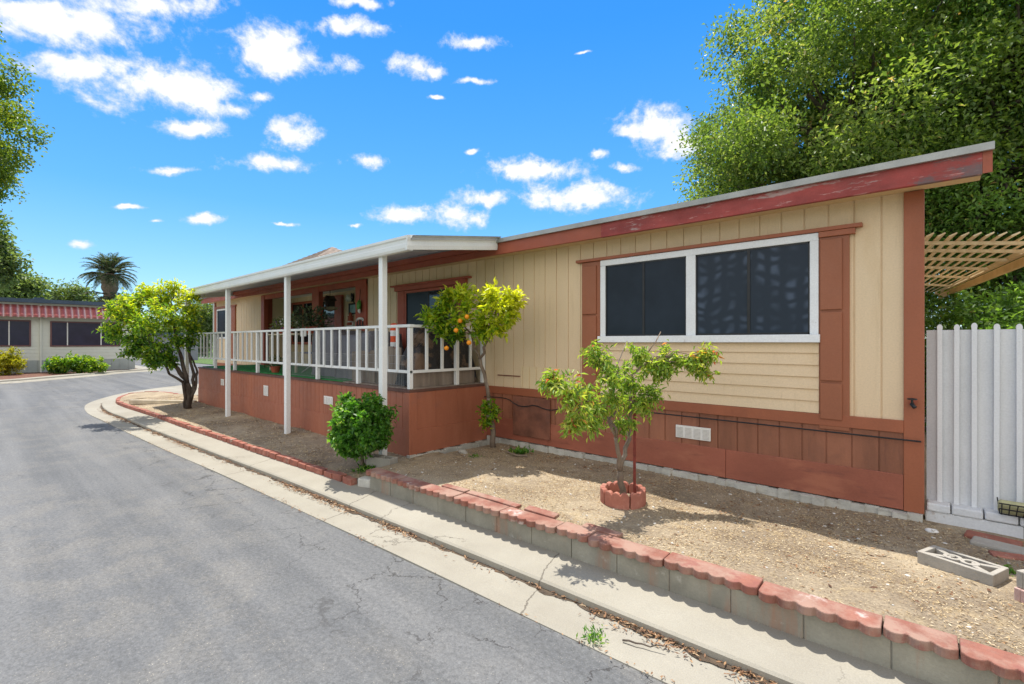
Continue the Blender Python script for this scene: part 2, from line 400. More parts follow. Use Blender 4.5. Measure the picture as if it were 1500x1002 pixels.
M['straw'] = leafmat('dry_straw_chips', [(0, (.16, .10, .055)), (.3, (.33, .22, .11)), (.65, (.55, .41, .22)), (1, (.70, .60, .42))], .1, .8, (1, 1, 1))
M['deadleaf'] = leafmat('dead_brown_leaves', [(0, (.10, .045, .022)), (.5, (.26, .13, .06)), (.85, (.42, .25, .12)), (1, (.45, .33, .2))], .15, .7, (1, 1, 1))
M['stone'] = surf('pale_pebbles', (.55, .52, .47), .25, 20, rough=.9)

M['l_oak'] = leafmat('olive_green_leaves', [(0, (.06, .11, .028)), (.3, (.12, .195, .045)), (.62, (.21, .285, .07)), (.85, (.33, .38, .13)), (.95, (.46, .44, .22)), (1, (.54, .35, .19))], .5)
M['l_dark'] = leafmat('deep_green_leaves', [(0, (0.052, 0.111, 0.029)), (.45, (0.111, 0.215, 0.047)), (.8, (0.182, 0.305, 0.065)), (.95, (0.286, 0.390, 0.117)), (1, (0.468, 0.312, 0.117))], .5)
M['l_citrus'] = leafmat('citrus_leaves', [(0, (0.040, 0.115, 0.014)), (.35, (0.103, 0.230, 0.017)), (.65, (0.276, 0.391, 0.023)), (1, (0.529, 0.552, 0.034))], .5)
M['l_peach'] = leafmat('peach_leaves', [(0, (0.070, 0.152, 0.032)), (.4, (0.177, 0.304, 0.051)), (.78, (0.342, 0.455, 0.076)), (.87, (0.481, 0.481, 0.114)), (.93, (0.582, 0.278, 0.076)), (1, (0.531, 0.127, 0.076))], .5)
M['l_corner'] = leafmat('glossy_yellow_green_leaves', [(0, (0.035, 0.103, 0.019)), (.35, (0.096, 0.216, 0.022)), (.65, (0.271, 0.398, 0.029)), (1, (0.600, 0.600, 0.040))], .5)
M['l_shrub'] = leafmat('bright_shrub_leaves', [(0, (0.033, 0.112, 0.018)), (.5, (0.090, 0.240, 0.030)), (.85, (0.225, 0.405, 0.060)), (1, (0.525, 0.600, 0.210))], .5)
M['l_maple'] = leafmat('yellowing_maple_leaves', [(0, (.06, .11, .02)), (.4, (.13, .20, .03)), (.75, (.24, .29, .04)), (1, (.38, .32, .06))], .5)
M['l_far'] = leafmat('distant_green_leaves', [(0, (.08, .12, .05)), (.5, (.15, .21, .08)), (1, (.26, .30, .14))], .5)
M['l_palm'] = leafmat('palm_leaflets', [(0, (0.036, 0.066, 0.034)), (.6, (0.078, 0.114, 0.054)), (1, (0.156, 0.168, 0.072))], .2)
M['l_yellow'] = leafmat('golden_privet_leaves', [(0, (.10, .14, .012)), (.4, (.30, .30, .02)), (1, (.55, .46, .04))], .5)

# ------------------------------------------------------------------ ground and road
def sheet(name, poly, z, mat):
    o = MB().add([(x, y, z) for x, y in poly], [tuple(range(len(poly)))]).build(name, mat)
    return tag(o, kind='structure')
sheet('ground', [(-900, -900), (900, -900), (900, 900), (-900, 900)], -.06, M['lawn'])
sheet('road', [(-75, -9), (20, -9), (20, 60), (-75, 60)], 0, M['asphalt'])

def catmull(pts, n=8):
    P = [Vector((*p, 0)) for p in pts]; out = []
    for i in range(len(P) - 1):
        a, b, c, d = P[max(i - 1, 0)], P[i], P[i + 1], P[min(i + 2, len(P) - 1)]
        for k in range(n):
            t = k / n
            out.append(.5 * ((2 * b) + (c - a) * t + (2 * a - 5 * b + 4 * c - d) * t * t + (3 * b - a - 3 * c + d) * t ** 3))
    out.append(P[-1]); return out
def offset(path, d):
    out = []
    for i, p in enumerate(path):
        t = (path[min(i + 1, len(path) - 1)] - path[max(i - 1, 0)]).normalized()
        out.append(p + Vector((-t.y, t.x, 0)) * d)
    return out
# the kerb line, running right to left along the road and round the corner (positive offset = road side)
KERB = catmull([(9, 3.05), (3, 2.88), (-1.1, 2.78), (-4.9, 2.68), (-6.7, 2.61), (-8.2, 2.55), (-10.5, 2.44), (-13.7, 2.34), (-15.8, 2.28), (-17.6, 2.42),
                (-18.9, 2.75), (-20.2, 3.3), (-21.3, 4.0), (-22.3, 5.0), (-23.0, 6.2), (-23.5, 9), (-23.8, 15), (-24, 45)], 10)
def ribbon(name, path, prof, mat, kind='structure'):
    rows = [offset(path, o) for o, z in prof]; mb = MB(); n = len(path)
    vs = [(p.x, p.y, z + (.004 * math.sin(p.x * 1.7 + o * 3))) for (o, z), row in zip(prof, rows) for p in row]
    fs = [(j * n + i, j * n + i + 1, (j + 1) * n + i + 1, (j + 1) * n + i) for j in range(len(prof) - 1) for i in range(n - 1)]
    o = mb.add(vs, fs).build(name, mat); return tag(o, kind=kind)
ribbon('gutter', KERB, [(.37, -.03), (.365, .010), (.33, .014), (.10, .006), (.0, .006), (-.03, .0)], M['concrete'])
ribbon('kerb', KERB, [(.008, -.03), (.006, .050), (-.012, .063), (-.2, .068), (-.40, .072), (-.50, .072), (-.52, -.03)], M['concrete'])

# ------------------------------------------------------------------ yard
def wall_y(x): return 3.10 + .025 * (x + 5.0)          # street face of the retaining wall
BRICKLINE = catmull([(-5.15, 3.06), (-7.35, 2.99), (-9.65, 2.91), (-12, 2.84), (-14.3, 2.78), (-16.2, 2.70), (-17.4, 2.74), (-18.6, 3.02), (-19.5, 3.45), (-19.7, 3.85), (-19.2, 4.18), (-18.2, 4.32), (-17.0, 4.40)], 8)
def hn(x, y):
    return .018 * math.sin(1.9 * x + 1.3 * y) + .012 * math.sin(4.3 * x - 3.1 * y + 1) + .009 * math.sin(9.1 * x + 7.7 * y)
def soil_z(x, y):
    if x > -5.05:
        t = max(0, min(1, (y - wall_y(x)) / 2.2))
        return .262 - .035 * t + hn(x, y) * .55 * min(1, 4 * t + .15)
    t = max(0, min(1, (y - 2.9) / 1.1))
    return .135 + .065 * t + hn(x, y) * .5
mb = MB(); nx, ny = 150, 30
for i in range(nx + 1):
    x = -5.12 + i * 13.6 / nx
    for j in range(ny + 1):
        y = wall_y(x) + .05 + (5.62 - wall_y(x)) * j / ny
        mb.v.append((x, y, soil_z(max(x, -5.04), y)))
mb.f += [(i * (ny + 1) + j, (i + 1) * (ny + 1) + j, (i + 1) * (ny + 1) + j + 1, i * (ny + 1) + j + 1) for i in range(nx) for j in range(ny)]
tag(mb.build('yard_soil', M['soil'], smooth=True), kind='structure')
mb = MB(); nx, ny = 130, 14                            # bed between the brick edging and the porch
def brick_y(x):
    pts = BRICKLINE[:58]
    for a, b2 in zip(pts, pts[1:]):
        if b2.x <= x <= a.x: return a.y + (b2.y - a.y) * (x - a.x) / (b2.x - a.x)
    return 3.0
for i in range(nx + 1):
    x = -5.1 - i * 12.3 / nx
    y0 = brick_y(max(min(x, -5.16), -17.38)) + .02
    for j in range(ny + 1):
        y = y0 + (4.45 - y0) * j / ny
        mb.v.append((x, y, soil_z(min(x, -5.06), y)))
mb.f += [(i * (ny + 1) + j + 1, (i + 1) * (ny + 1) + j + 1, (i + 1) * (ny + 1) + j, i * (ny + 1) + j) for i in range(nx) for j in range(ny)]
tag(mb.build('planting_bed_soil', M['soil'], smooth=True), kind='structure')
c = Vector((-17.9, 3.55, .15)); mb = MB()
loop = [p for p in BRICKLINE if p.x < -17.2]
mb.v = [(-17.3, 3.5, .175)] + [(p.x, p.y, .14) for p in loop]
mb.f = [(0, i + 1, i) for i in range(1, len(loop))]
tag(mb.build('corner_bed_soil', M['soil']), kind='structure')
sheet('yard_base', [(-17.4, 4.3), (14, 5.4), (14, 40), (-17.4, 40)], .12, M['soil'])
# concrete path beyond the corner bed
pk = offset(KERB, -.5); mb = MB()
pp = [p for p in pk if p.x < -17.2 and p.y < 20]
mb.v = [(p.x, p.y, .073) for p in pp] + [(-17.3, max(2.9, min(p.y, 20)), .073) for p in pp]
n = len(pp); mb.f = [(i, i + 1, n + i + 1, n + i) for i in range(n - 1)]
tag(mb.build('corner_pavement', M['concrete']), kind='structure')

# far side of the street
FARK = catmull([(-26.5, -9), (-28.2, -3), (-30.4, .8), (-33.2, 3.6), (-35.3, 5.4), (-36.2, 6.6), (-36.9, 7.2), (-40, 7.6), (-60, 8.0)], 8)
ribbon('far_kerb', FARK, [(-.55, .0), (-.5, .03), (0, .05), (.02, .11), (.2, .12), (.55, .12), (.6, .02)], M['concrete'])
fo = offset(FARK, .58); mb = MB(); n = len(fo)
mb.v = [(p.x, p.y, .10) for p in fo] + [(min(p.x, -38) - 6, min(p.y, 6.5) - 3, .12) for p in fo]
mb.f = [(i, i + 1, n + i + 1, n + i) for i in range(n - 1)]
tag(mb.build('far_planting_strip', M['mulch']), kind='structure')
sheet('far_lawn', [(-75, 12.5), (-40, 12.5), (-38.5, 16), (-27, 22), (-27, 59), (-75, 59)], .03, M['lawn'])

# ------------------------------------------------------------------ the mobile home
HX0, HX1, HY, HB = -18.45, -.13, 5.5, 12.6
AX0, AX1, AY = -14.43, -8.95, 6.22                     # recessed entry
ZB, ZT = 1.05, 3.13                                    # siding bottom and wall top
home = thing('mobile_home', 'cream and brown mobile home with vertical board siding beside the road', 'house', (-9, 9, .2))

def grooved(mb, x0, x1, y, z0, z1, step=.2032, gw=.014, gd=.010, start=None):
    """boards facing -Y with vertical grooves"""
    pr = [(x0, y)]; x = (start if start is not None else math.ceil(x0 / step) * step)
    while x < x1 - gw:
        if x > x0 + gw: pr += [(x - gw / 2, y), (x - gw / 2, y + gd), (x + gw / 2, y + gd), (x + gw / 2, y)]
        x += step
    pr.append((x1, y)); n = len(pr)
    mb.add([(a, b2, z0) for a, b2 in pr] + [(a, b2, z1) for a, b2 in pr], [(i, i + 1, n + i + 1, n + i) for i in range(n - 1)])
mb = MB()
grooved(mb, HX0, AX0, HY, ZB, ZT); grooved(mb, AX1, HX1, HY, ZB, ZT)
grooved(mb, AX0, AX1, AY, ZB, ZT)
mb.box(HX0, AX0, HY + .012, HB, ZB, ZT); mb.prism([(AX1, HY + .012, ZB), (HX1, HY + .012, ZB), (HX1 - .36, HB, ZB), (AX1, HB, ZB)], (0, 0, ZT - ZB)); mb.box(AX0, AX1, AY + .012, HB, ZB, ZT)
for x, y0 in ((HX0, HY), (HX1, HY)):                   # gable ends up to the ridge
    k_ = -1 if x > -1 else 0
    mb.prism([(x + .02 * k_, HY + .02, ZT - .01), (x + .37 * k_, HB, ZT - .01), (x + .20 * k_, 9.05, 4.13)], (.02, 0, 0))
mb.build('wall', M['siding'], home)
# soffit, alcove ceiling
MB().box(-18.7, .235, 5.22, 5.5, 3.115, 3.135).build('soffit', M['soffit'], home)
MB().box(AX0, AX1, HY + .1, AY, 3.06, 3.115).build('entry_ceiling', M['white'], home)
# roof
rf = MB()
for sgn in (0, 1):
    ys = (5.16, 9.05) if not sgn else (12.94, 9.05)
    zs = (3.262, 4.235)
    rf.prism([(-18.75, ys[0], zs[0]), (-18.75, ys[1], zs[1]), (-18.75, ys[1], zs[1] + .04), (-18.75, ys[0], zs[0] + .04)], (19.03 if not sgn else 18.25, 0, 0))
roof = rf.build('roof', M['roof'], home)
MB().box(-4.9, .30, 5.13, 5.162, 3.25, 3.308).build('drip_edge', M['drip'], home); MB().box(-18.76, -4.9, 5.13, 5.162, 3.245, 3.295).build('drip_edge', M['drip'], home)
MB().box(-18.7, -3.14, 5.17, 5.215, 3.085, 3.262).build('fascia', M['fascia_brown'], home, bevel=.004)
f2 = MB().box(-3.14, .235, 5.166, 5.215, 3.082, 3.262).build('fascia', M['fascia_red'], home, bevel=.004); f2['label'] = 'peeling red fascia board'
for x, xb in ((.235, -.52), (-18.755, -18.755)):
    MB().prism([(x, 5.166, 3.085), (x, 9.05, 4.055), (x, 9.05, 4.235), (x, 5.166, 3.262)], (.055, 0, 0)).build('rake_board', M['fascia_brown'], home)
    MB().prism([(xb, 12.93, 3.085), (xb, 9.06, 4.055), (xb, 9.06, 4.235), (xb, 12.93, 3.262)], (.055, 0, 0)).build('rake_board', M['fascia_brown'], home)
sf = MB().prism([(-.13, 5.215, 3.105), (.233, 5.215, 3.105), (.233, 9.05, 4.06), (-.33, 9.05, 4.06)], (0, 0, .02))
sf.build('rake_soffit', M['soffit'], home)
# corner boards
MB().prism([(-.25, 5.474, .30), (-.112, 5.474, .30), (-.112, 5.62, .30), (-.155, 5.62, .30), (-.155, 5.52, .30), (-.25, 5.52, .30)], (0, 0, 2.81)).build('corner_board', M['brown'], home, bevel=.004)
MB().box(-18.48, -18.36, 5.474, 5.52, .30, 3.113).build('corner_board', M['brown'], home, bevel=.004)
# trim band under the siding
for a, b2 in ((-5.45, -.25), (-18.36, -14.75)): MB().box(a, b2, 5.468, 5.51, .985, 1.095).build('trim_band', M['brown'], home, bevel=.004)
# skirting
s1 = MB(); grooved(s1, -5.45, -.25, 5.49, .60, .985, start=-5.3); s1.box(-5.45, -.25, 5.502, 5.6, .30, .985)
s1.prism([(-.17, 5.6, .2), (-.135, 5.6, .2), (HX1 - .355, HB, .2), (HX1 - .40, HB, .2)], (0, 0, .85)); s1.box(HX0, -14.75, 5.502, 5.6, .2, .985); s1.box(HX0, HX0 + .04, 5.6, HB, .2, 1.05); s1.box(HX0, HX1 - .4, HB - .05, HB, .2, 1.05)
s1.build('skirting', M['skirt'], home)
x = -5.45
for w in (1.25, 1.22, 1.22, 1.51):
    MB().box(x + .002, x + w - .002, 5.476, 5.50, .305, .615).build('kick_panel', M['kick'], home, bevel=.004); x += w
ft = MB()
for i in range(52):
    x = -5.4 + i * .1015
    ft.box(x, x + .1015, 5.45 - .02 * math.sin(i * .9) - .012 * (i % 3), 5.55, .12, .302 - .014 * abs(math.sin(i * 1.3)))
ft.build('footing', M['footing'], home)
# pale patch boards low on the wall
pt = MB(); grooved(pt, -4.72, -3.70, 5.486, 1.10, 1.42, step=.13); pt.box(-4.72, -3.70, 5.497, 5.505, 1.10, 1.42)
pt.build('patch_board', M['siding_pale'], home)
MB().box(-5.2, -4.74, 5.484, 5.51, 1.265, 1.28).build('patch_trim', M['hatch'], home)
# access hatch
MB().box(-4.85, -4.15, 5.452, 5.475, .39, .97).build('access_panel', M['hatch'], home, bevel=.004)

def skirt_vent(x0, x1, y, z0, z1, parent, n=3):
    v = MB().box(x0, x1, y - .014, y, z0, z1).build('vent', M['vent'], parent, bevel=.004)
    w = (x1 - x0) / n
    for i in range(n):
        q = MB(); a0, a1 = x0 + i * w + .012, x0 + (i + 1) * w - .012
        k = max(3, int((z1 - z0 - .03) / .013))
        for j in range(k):
            z = z0 + .015 + (z1 - z0 - .03) * j / k
            q.box(a0, a1, y - .0175, y - .0135, z, z + .005)
        q.build('grille', M['ventdark'], v)
skirt_vent(-2.32, -1.92, 5.486, .68, .825, home, 4)

# the big window
def window(x0, x1, z0, z1, y, fw, mull, panes, parent, fmat, pmats, sill=False, yproud=.035, sash=True):
    w = MB()
    w.box(x0, x1, y - yproud, y, z1 - fw, z1); w.box(x0, x1, y - yproud, y, z0, z0 + fw)
    w.box(x0, x0 + fw, y - yproud, y, z0 + fw, z1 - fw); w.box(x1 - fw, x1, y - yproud, y, z0 + fw, z1 - fw)
    for mx, mw in mull: w.box(mx - mw / 2, mx + mw / 2, y - yproud, y, z0 + fw, z1 - fw)
    fr = w.build('window', fmat, parent, bevel=.006)
    for i, (a, b2) in enumerate(panes):
        mid = (a + b2) / 2
        MB().box(a, mid - .012, y - .012, y - .006, z0 + fw, z1 - fw).build('pane', pmats[(2 * i) % len(pmats)], fr)
        MB().box(mid + .012, b2, y - .016, y - .010, z0 + fw, z1 - fw).build('pane', pmats[(2 * i + 1) % len(pmats)], fr)
        if sash:
            s = MB(); s.box(mid - .014, mid + .014, y - .024, y - .008, z0 + fw, z1 - fw)
            s.box(a, a + .015, y - .022, y - .008, z0 + fw, z1 - fw); s.box(b2 - .015, b2, y - .022, y - .008, z0 + fw, z1 - fw)
            s.box(a, b2, y - .022, y - .008, z1 - fw - .018, z1 - fw); s.box(a, b2, y - .022, y - .008, z0 + fw, z0 + fw + .02)
            s.build('sash', M['metalblack'], fr)
    if sill:
        MB().box(x0 - .02, x1 + .015, y - .075, y - yproud + .002, z0 - .005, z0 + .075).build('sill', fmat, fr, bevel=.006)
    return fr
window(-3.33, -.89, 1.79, 2.853, HY - .004, .075, [(-2.14, .11)], [(-3.255, -2.195), (-2.085, -.965)], home, M['whiteold'], [M['screen'], M['screen'], M['panereflect'], M['panereflect']], sill=True)
MB().box(-3.70, -.545, 5.44, 5.51, 2.856, 2.893).build('window_header', M['brown'], home, bevel=.004); MB().box(-.89, -.60, 5.450, 5.51, 2.80, 2.854).build('shutter_cap', M['brown'], home, bevel=.004)
def shutter(x0, x1, z0, z1, rows):
    s = MB().box(x0, x1, 5.472, 5.505, z0, z1).build('shutter', M['shutter'], home, bevel=.004)
    for a, b2 in rows: MB().box(x0 + .012, x1 - .055, 5.452, 5.475, a, b2).build('raised_panel', M['shutter'], s, bevel=.005)
shutter(-.888, -.645, .95, 2.80, [(2.10, 2.775), (1.42, 2.075), (1.05, 1.395)])
shutter(-3.62, -3.335, 1.10, 2.853, [(2.16, 2.80), (1.50, 2.13), (1.14, 1.47)])
lp = MB(); z = 1.098
while z < 1.77:
    z2 = min(z + .117, 1.782)
    lp.prism([(-3.333, 5.468, z), (-3.333, 5.505, z), (-3.333, 5.505, z2), (-3.333, 5.484, z2)], (2.443, 0, 0)); z = z2
lp.build('lap_panel', M['siding'], home)
# hose bib on the corner board
hb = MB().tube([(-.19, 5.475, 1.25), (-.19, 5.40, 1.25), (-.17, 5.385, 1.225)], .016, 8)
hb.lathe((-.19, 5.40, 1.262), [(.008, 0), (.008, .03), (.035, .03), (.035, .04), (.01, .045)], 10)
bib = hb.build('tap', M['metalblack'], home)
MB().obox((-.185, 5.47, 1.265), (.05, .01, .06), 0, 0, .5).build('escutcheon', M['fascia_brown'], bib)
# black cable drooping along the skirting
pts = []
for i in range(60):
    x = -5.45 + i * (5.32) / 59
    z = 1.0 - .05 * abs(math.sin(i * .55)) * (i < 22) - (.05 if i >= 22 else .12) + (.10 * math.exp(-((i - 3) / 3) ** 2))
    pts.append((x, 5.445, z - (i / 59) * .02))
MB().tube(pts, .008, 6).build('cable', M['black'], home)

# entry: columns, header, windows and door in the recess
for a, b2 in ((AX0, AX0 + .22), (-11.34, -11.0), (-9.36, -8.95)): MB().box(a, b2, 5.45, 5.56, 1.1, 3.10).build('entry_column', M['redtrim'], home, bevel=.006)
MB().box(AX0, AX1, 5.462, 5.55, 2.985, 3.108).build('entry_header', M['redtrim'], home, bevel=.005)
MB().box(AX0 + .02, AX0 + .05, 5.56, 6.2, 1.1, 3.06).build('recess_side', M['siding'], home)
MB().box(AX0 + .05, AX0 + .07, 5.56, 5.74, 1.1, 3.06).build('recess_trim', M['redtrim'], home)
window(-14.15, -12.62, 1.72, 2.93, AY - .004, .07, [], [(-14.08, -12.69)], home, M['redtrim'], [M['glassdark']], sash=False)
MB().box(-13.42, -13.36, AY - .045, AY - .005, 1.79, 2.86).build('window_bar', M['brown'], home)
dr = MB(); dr.box(-12.42, -12.24, AY - .07, AY - .004, 1.14, 2.98); dr.box(-11.58, -11.22, AY - .07, AY - .004, 1.14, 2.98); dr.box(-12.24, -11.58, AY - .07, AY - .004, 2.86, 2.98); dr.box(-12.24, -11.58, AY - .05, AY - .004, 1.14, 1.5)
door = dr.build('door', M['redtrim'], home, bevel=.005)
MB().box(-12.24, -11.58, AY - .03, AY - .02, 1.5, 2.86).build('glass', M['glassdoor'], door)
MB().tube([(-11.66, AY - .05, 1.95), (-11.66, AY - .09, 1.97), (-11.66, AY - .09, 2.1), (-11.66, AY - .05, 2.12)], .012, 6).build('handle', M['steel'], door)
# porch window with red trim
window(-7.62, -6.20, 1.35, 2.76, HY - .004, .05, [], [(-7.57, -6.25)], home, M['redtrim'], [M['screen'], M['glassdark']], sash=True)
for a, b2 in ((-7.84, -7.624), (-6.196, -5.98)): MB().box(a, b2, 5.455, 5.505, 1.1, 2.762).build('shutter', M['redtrim'], home, bevel=.005)
w = MB(); w.prism([(-7.92, 5.44, 2.765), (-7.92, 5.505, 2.765), (-7.92, 5.505, 2.85), (-7.92, 5.44, 2.85)], (2.02, 0, 0)); w.box(-8.02, -5.80, 5.41, 5.505, 2.848, 2.88); w.build('window_header', M['redtrim'], home, bevel=.004)
# window at the far end
window(-18.2, -16.85, 1.9, 2.88, HY - .004, .05, [], [(-18.15, -16.90)], home, M['whiteold'], [M['screen']])
for a, b2 in ((-16.83, -16.5), (-18.34, -18.22)): MB().box(a, b2, 5.46, 5.505, 1.2, 2.90).build('shutter', M['brown'], home, bevel=.004)
w = MB(); w.box(-18.36, -16.45, 5.45, 5.505, 2.905, 2.96); w.build('window_header', M['brown'], home)

# ------------------------------------------------------------------ porch deck with railing
PX0, PX1, PY, PZ = -14.75, -5.45, 3.99, 1.135
deck = thing('porch_deck', 'raised porch with rust red skirting, green turf floor and white railing', 'porch', (-10, 4.7, .2))
MB().box(PX0, PX1 + .01, PY - .01, HY + .6, PZ - .045, PZ - .006).build('deck_edge', M['deckedge'], deck, bevel=.004)
tf = MB(); tf.box(PX0 + .02, -7.35, PY + .10, HY - .01, PZ - .006, PZ + .008); tf.box(AX0 + .06, AX1 - .02, HY - .01, AY - .01, PZ - .006, PZ + .008)
tf.build('turf_carpet', M['turf'], deck)
MB().box(-7.345, PX1 - .02, PY + .06, HY - .01, PZ - .006, PZ + .008).build('deck_board', M['wood'], deck)
s = MB(); grooved(s, PX0, PX1 - .1, PY + .012, .56, PZ - .045, step=.152, gw=.008, gd=.006)
s.box(PX0, PX1 - .02, PY + .020, PY + .05, .2, PZ - .045)
s.build('skirting', M['porchskirt'], deck)
x = PX0
while x < PX1 - .2:
    MB().box(x + .002, min(x + 1.22, PX1 - .1) - .002, PY, PY + .018, .19, .57).build('kick_panel', M['porchskirt'], deck, bevel=.003); x += 1.22
# skirting on the side facing the yard
s = MB(); s.box(PX1 - .03, PX1, PY + .03, HY - .01, .57, PZ - .045)
y = PY + .45
s.box(PX1, PX1 + .006, y, y + .01, .57, PZ - .045); s.box(PX1, PX1 + .006, y + .42, y + .43, .57, PZ - .045)
s.build('side_skirting', M['porchskirt'], deck)
MB().box(PX1 - .03, PX1 + .012, PY + .03, HY - .01, .235, .568).build('side_kick_panel', M['porchskirt'], deck, bevel=.003)
s = MB(); s.box(PX1 - .09, PX1 + .015, PY - .012, PY + .03, .21, PZ - .045); s.box(PX1 - .02, PX1 + .018, PY + .03, PY + .12, .21, PZ - .045)
s.build('corner_board', M['porchskirt'], deck, bevel=.004)
f = MB()
for i in range(14):
    f.box(PX1 - .02, PX1 + .05 + .012 * math.sin(i * 1.7), PY - .03 + i * .108, PY + .08 + i * .108, .1, .238 - .01 * (i % 3))
f.build('footing', M['footing'], deck)
for xa, xb, za, zb, nn in ((-10.42, -10.20, .69, .90, 3), (-7.86, -7.56, .735, .875, 4), (-12.98, -12.77, .75, .90, 3)):
    skirt_vent(xa, xb, PY + .008, za, zb, deck, nn)
# railing
RY, RX = PY + .05, PX1 - .05
bay = 1.34
MB().box(PX0, PX1, RY - .045, RY + .035, 1.995, 2.035).build('top_rail', M['rail'], deck, bevel=.004)
MB().box(RX - .04, RX + .04, RY + .035, HY - .02, 1.994, 2.033).build('top_rail', M['rail'], deck, bevel=.004)
MB().box(PX0, PX1 - .02, RY - .025, RY + .02, 1.355, 1.395).build('bottom_rail', M['rail'], deck, bevel=.003)
MB().box(RX - .02, RX + .025, RY + .02, HY - .02, 1.355, 1.395).build('bottom_rail', M['rail'], deck, bevel=.003)
post = bal = None
for k in range(8):
    x = RX - k * bay
    if x < PX0: break
    if post is None: post = MB().box(x - .03, x + .03, RY - .03, RY + .03, PZ, 1.994).build('rail_post', M['rail'], deck, bevel=.004)
    else: copy_part(post, deck, (-k * bay, 0, 0))
    for j in range(1, 5):
        xb = x - j * bay / 5
        if xb < PX0: break
        if bal is None:
            bal = MB().box(xb - .021, xb + .021, RY - .036, RY - .006, 1.37, 1.998).build('baluster', M['rail'], deck, bevel=.003); bx = xb
        else: copy_part(bal, deck, (xb - bx, random.uniform(-.003, .003), 0))
sb = None
for k, y in enumerate((.285, .57, .855, 1.14)):
    if k == 2:
        MB().box(RX - .03, RX + .03, RY + y - .03, RY + y + .03, PZ, 1.994).build('rail_post', M['rail'], deck, bevel=.004)
    else:
        o = MB().box(RX - .012, RX + .018, RY + y - .021, RY + y + .021, 1.37, 1.994).build('baluster', M['rail'], deck, bevel=.003)
MB().box(RX - .03, RX + .03, HY - .075, HY - .012, PZ, 1.994).build('rail_post', M['rail'], deck, bevel=.004)

# ------------------------------------------------------------------ porch cover
pc = thing('porch_cover', 'white aluminium porch roof on slim square posts in front of the house', 'porch roof', (-10, 3.67, .2))
X0, X1 = -15.6, -4.9
pz = lambda y: 3.055 + (y - 3.62) * .152             # pan height falls toward the road
pn = MB(); n = 0; prof = []; x = X0
while x < X1 - .01:                                    # corrugated pans running from house to street
    prof += [(x, 0), (x + .20, 0), (x + .215, .042), (x + .255, .042)]; x += .27
prof.append((X1 - .01, 0)); n = len(prof)
for dz in (0, .006):
    k = len(pn.v)
    pn.v += [(a, 3.60, pz(3.60) + b2 + dz) for a, b2 in prof] + [(a, 5.165, pz(5.165) + b2 + dz) for a, b2 in prof]
    pn.f += [(k + i, k + i + 1, k + n + i + 1, k + n + i) for i in range(n - 1)]
pn.build('roof_pan', M['pan'], pc)
fb = MB()
def cprof(y): return [(y, 2.925), (y + .07, 2.925), (y + .07, 2.95), (y + .02, 2.95), (y + .02, 3.095), (y - .022, 3.105), (y - .022, 3.075), (y - .004, 3.06), (y - .004, 3.02), (y - .014, 3.0), (y - .014, 2.955)]
fb.prism([(X0, a, b2) for a, b2 in cprof(3.57)], (X1 - X0, 0, 0))
fb.build('front_fascia', M['alu'], pc)
def side(x, sg):
    q = MB(); za, zb = 2.925, 2.925 + (5.16 - 3.57) * .142
    pr = [(0, 0), (.05 * sg, 0), (.05 * sg, .02), (.0 + .02 * sg, .02), (.02 * sg, .178), (-.0 * sg, .178)]
    q.prism([(x - .03 * sg, 3.549, za), (x + .006 * sg, 3.549, za), (x + .014 * sg, 3.549, za + .05), (x + .006 * sg, 3.549, za + .10), (x + .02 * sg, 3.549, za + .15), (x + .02 * sg, 3.549, za + .18), (x - .012 * sg, 3.549, za + .18), (x - .012 * sg, 3.549, za + .03), (x - .03 * sg, 3.549, za + .03)], (0, 5.158 - 3.549, zb - za))
    return q.build('side_fascia', M['alu'], pc)
side(X1, 1); side(X0, -1)
MB().box(X0 + .05, X1 - .05, 3.64, 3.70, 2.955, 3.045).build('post_beam', M['alu'], pc)
MB().box(X0, X1 - .03, 5.10, 5.164, 3.175, 3.255).build('wall_hanger', M['fascia_brown'], pc)
p0 = MB().box(-5.645, -5.555, 3.63, 3.71, .15, 2.955)
p0.box(-5.655, -5.635, 3.655, 3.685, .16, 2.95)
post0 = p0.build('post', M['white'], pc, bevel=.006)
for dx in (-2.95, -5.90, -8.90): copy_part(post0, pc, (dx, 0, 0))

# ------------------------------------------------------------------ things on the porch
def single(mb, name, mat, label, cat, loc, group=None, **k):
    return tag(mb.build(name, mat, None, loc=loc, **k), label, cat, group)
D = PZ + .008
# fine wire panels leaning inside the railing
wm = MB()
for i in range(95):
    x = -9.55 + i * .04
    wm.tube([(x, 4.13, D), (x, 4.125, 1.60)], .0022, 4)
for z in (D + .02, 1.33, 1.47, 1.595): wm.tube([(-9.55, 4.128, z), (-5.75, 4.128, z)], .003, 4)
single(wm, 'garden_wire_fence', M['wire'], 'low grey garden wire panel standing behind the white railing', 'wire fence', (-7.6, 4.13, D))
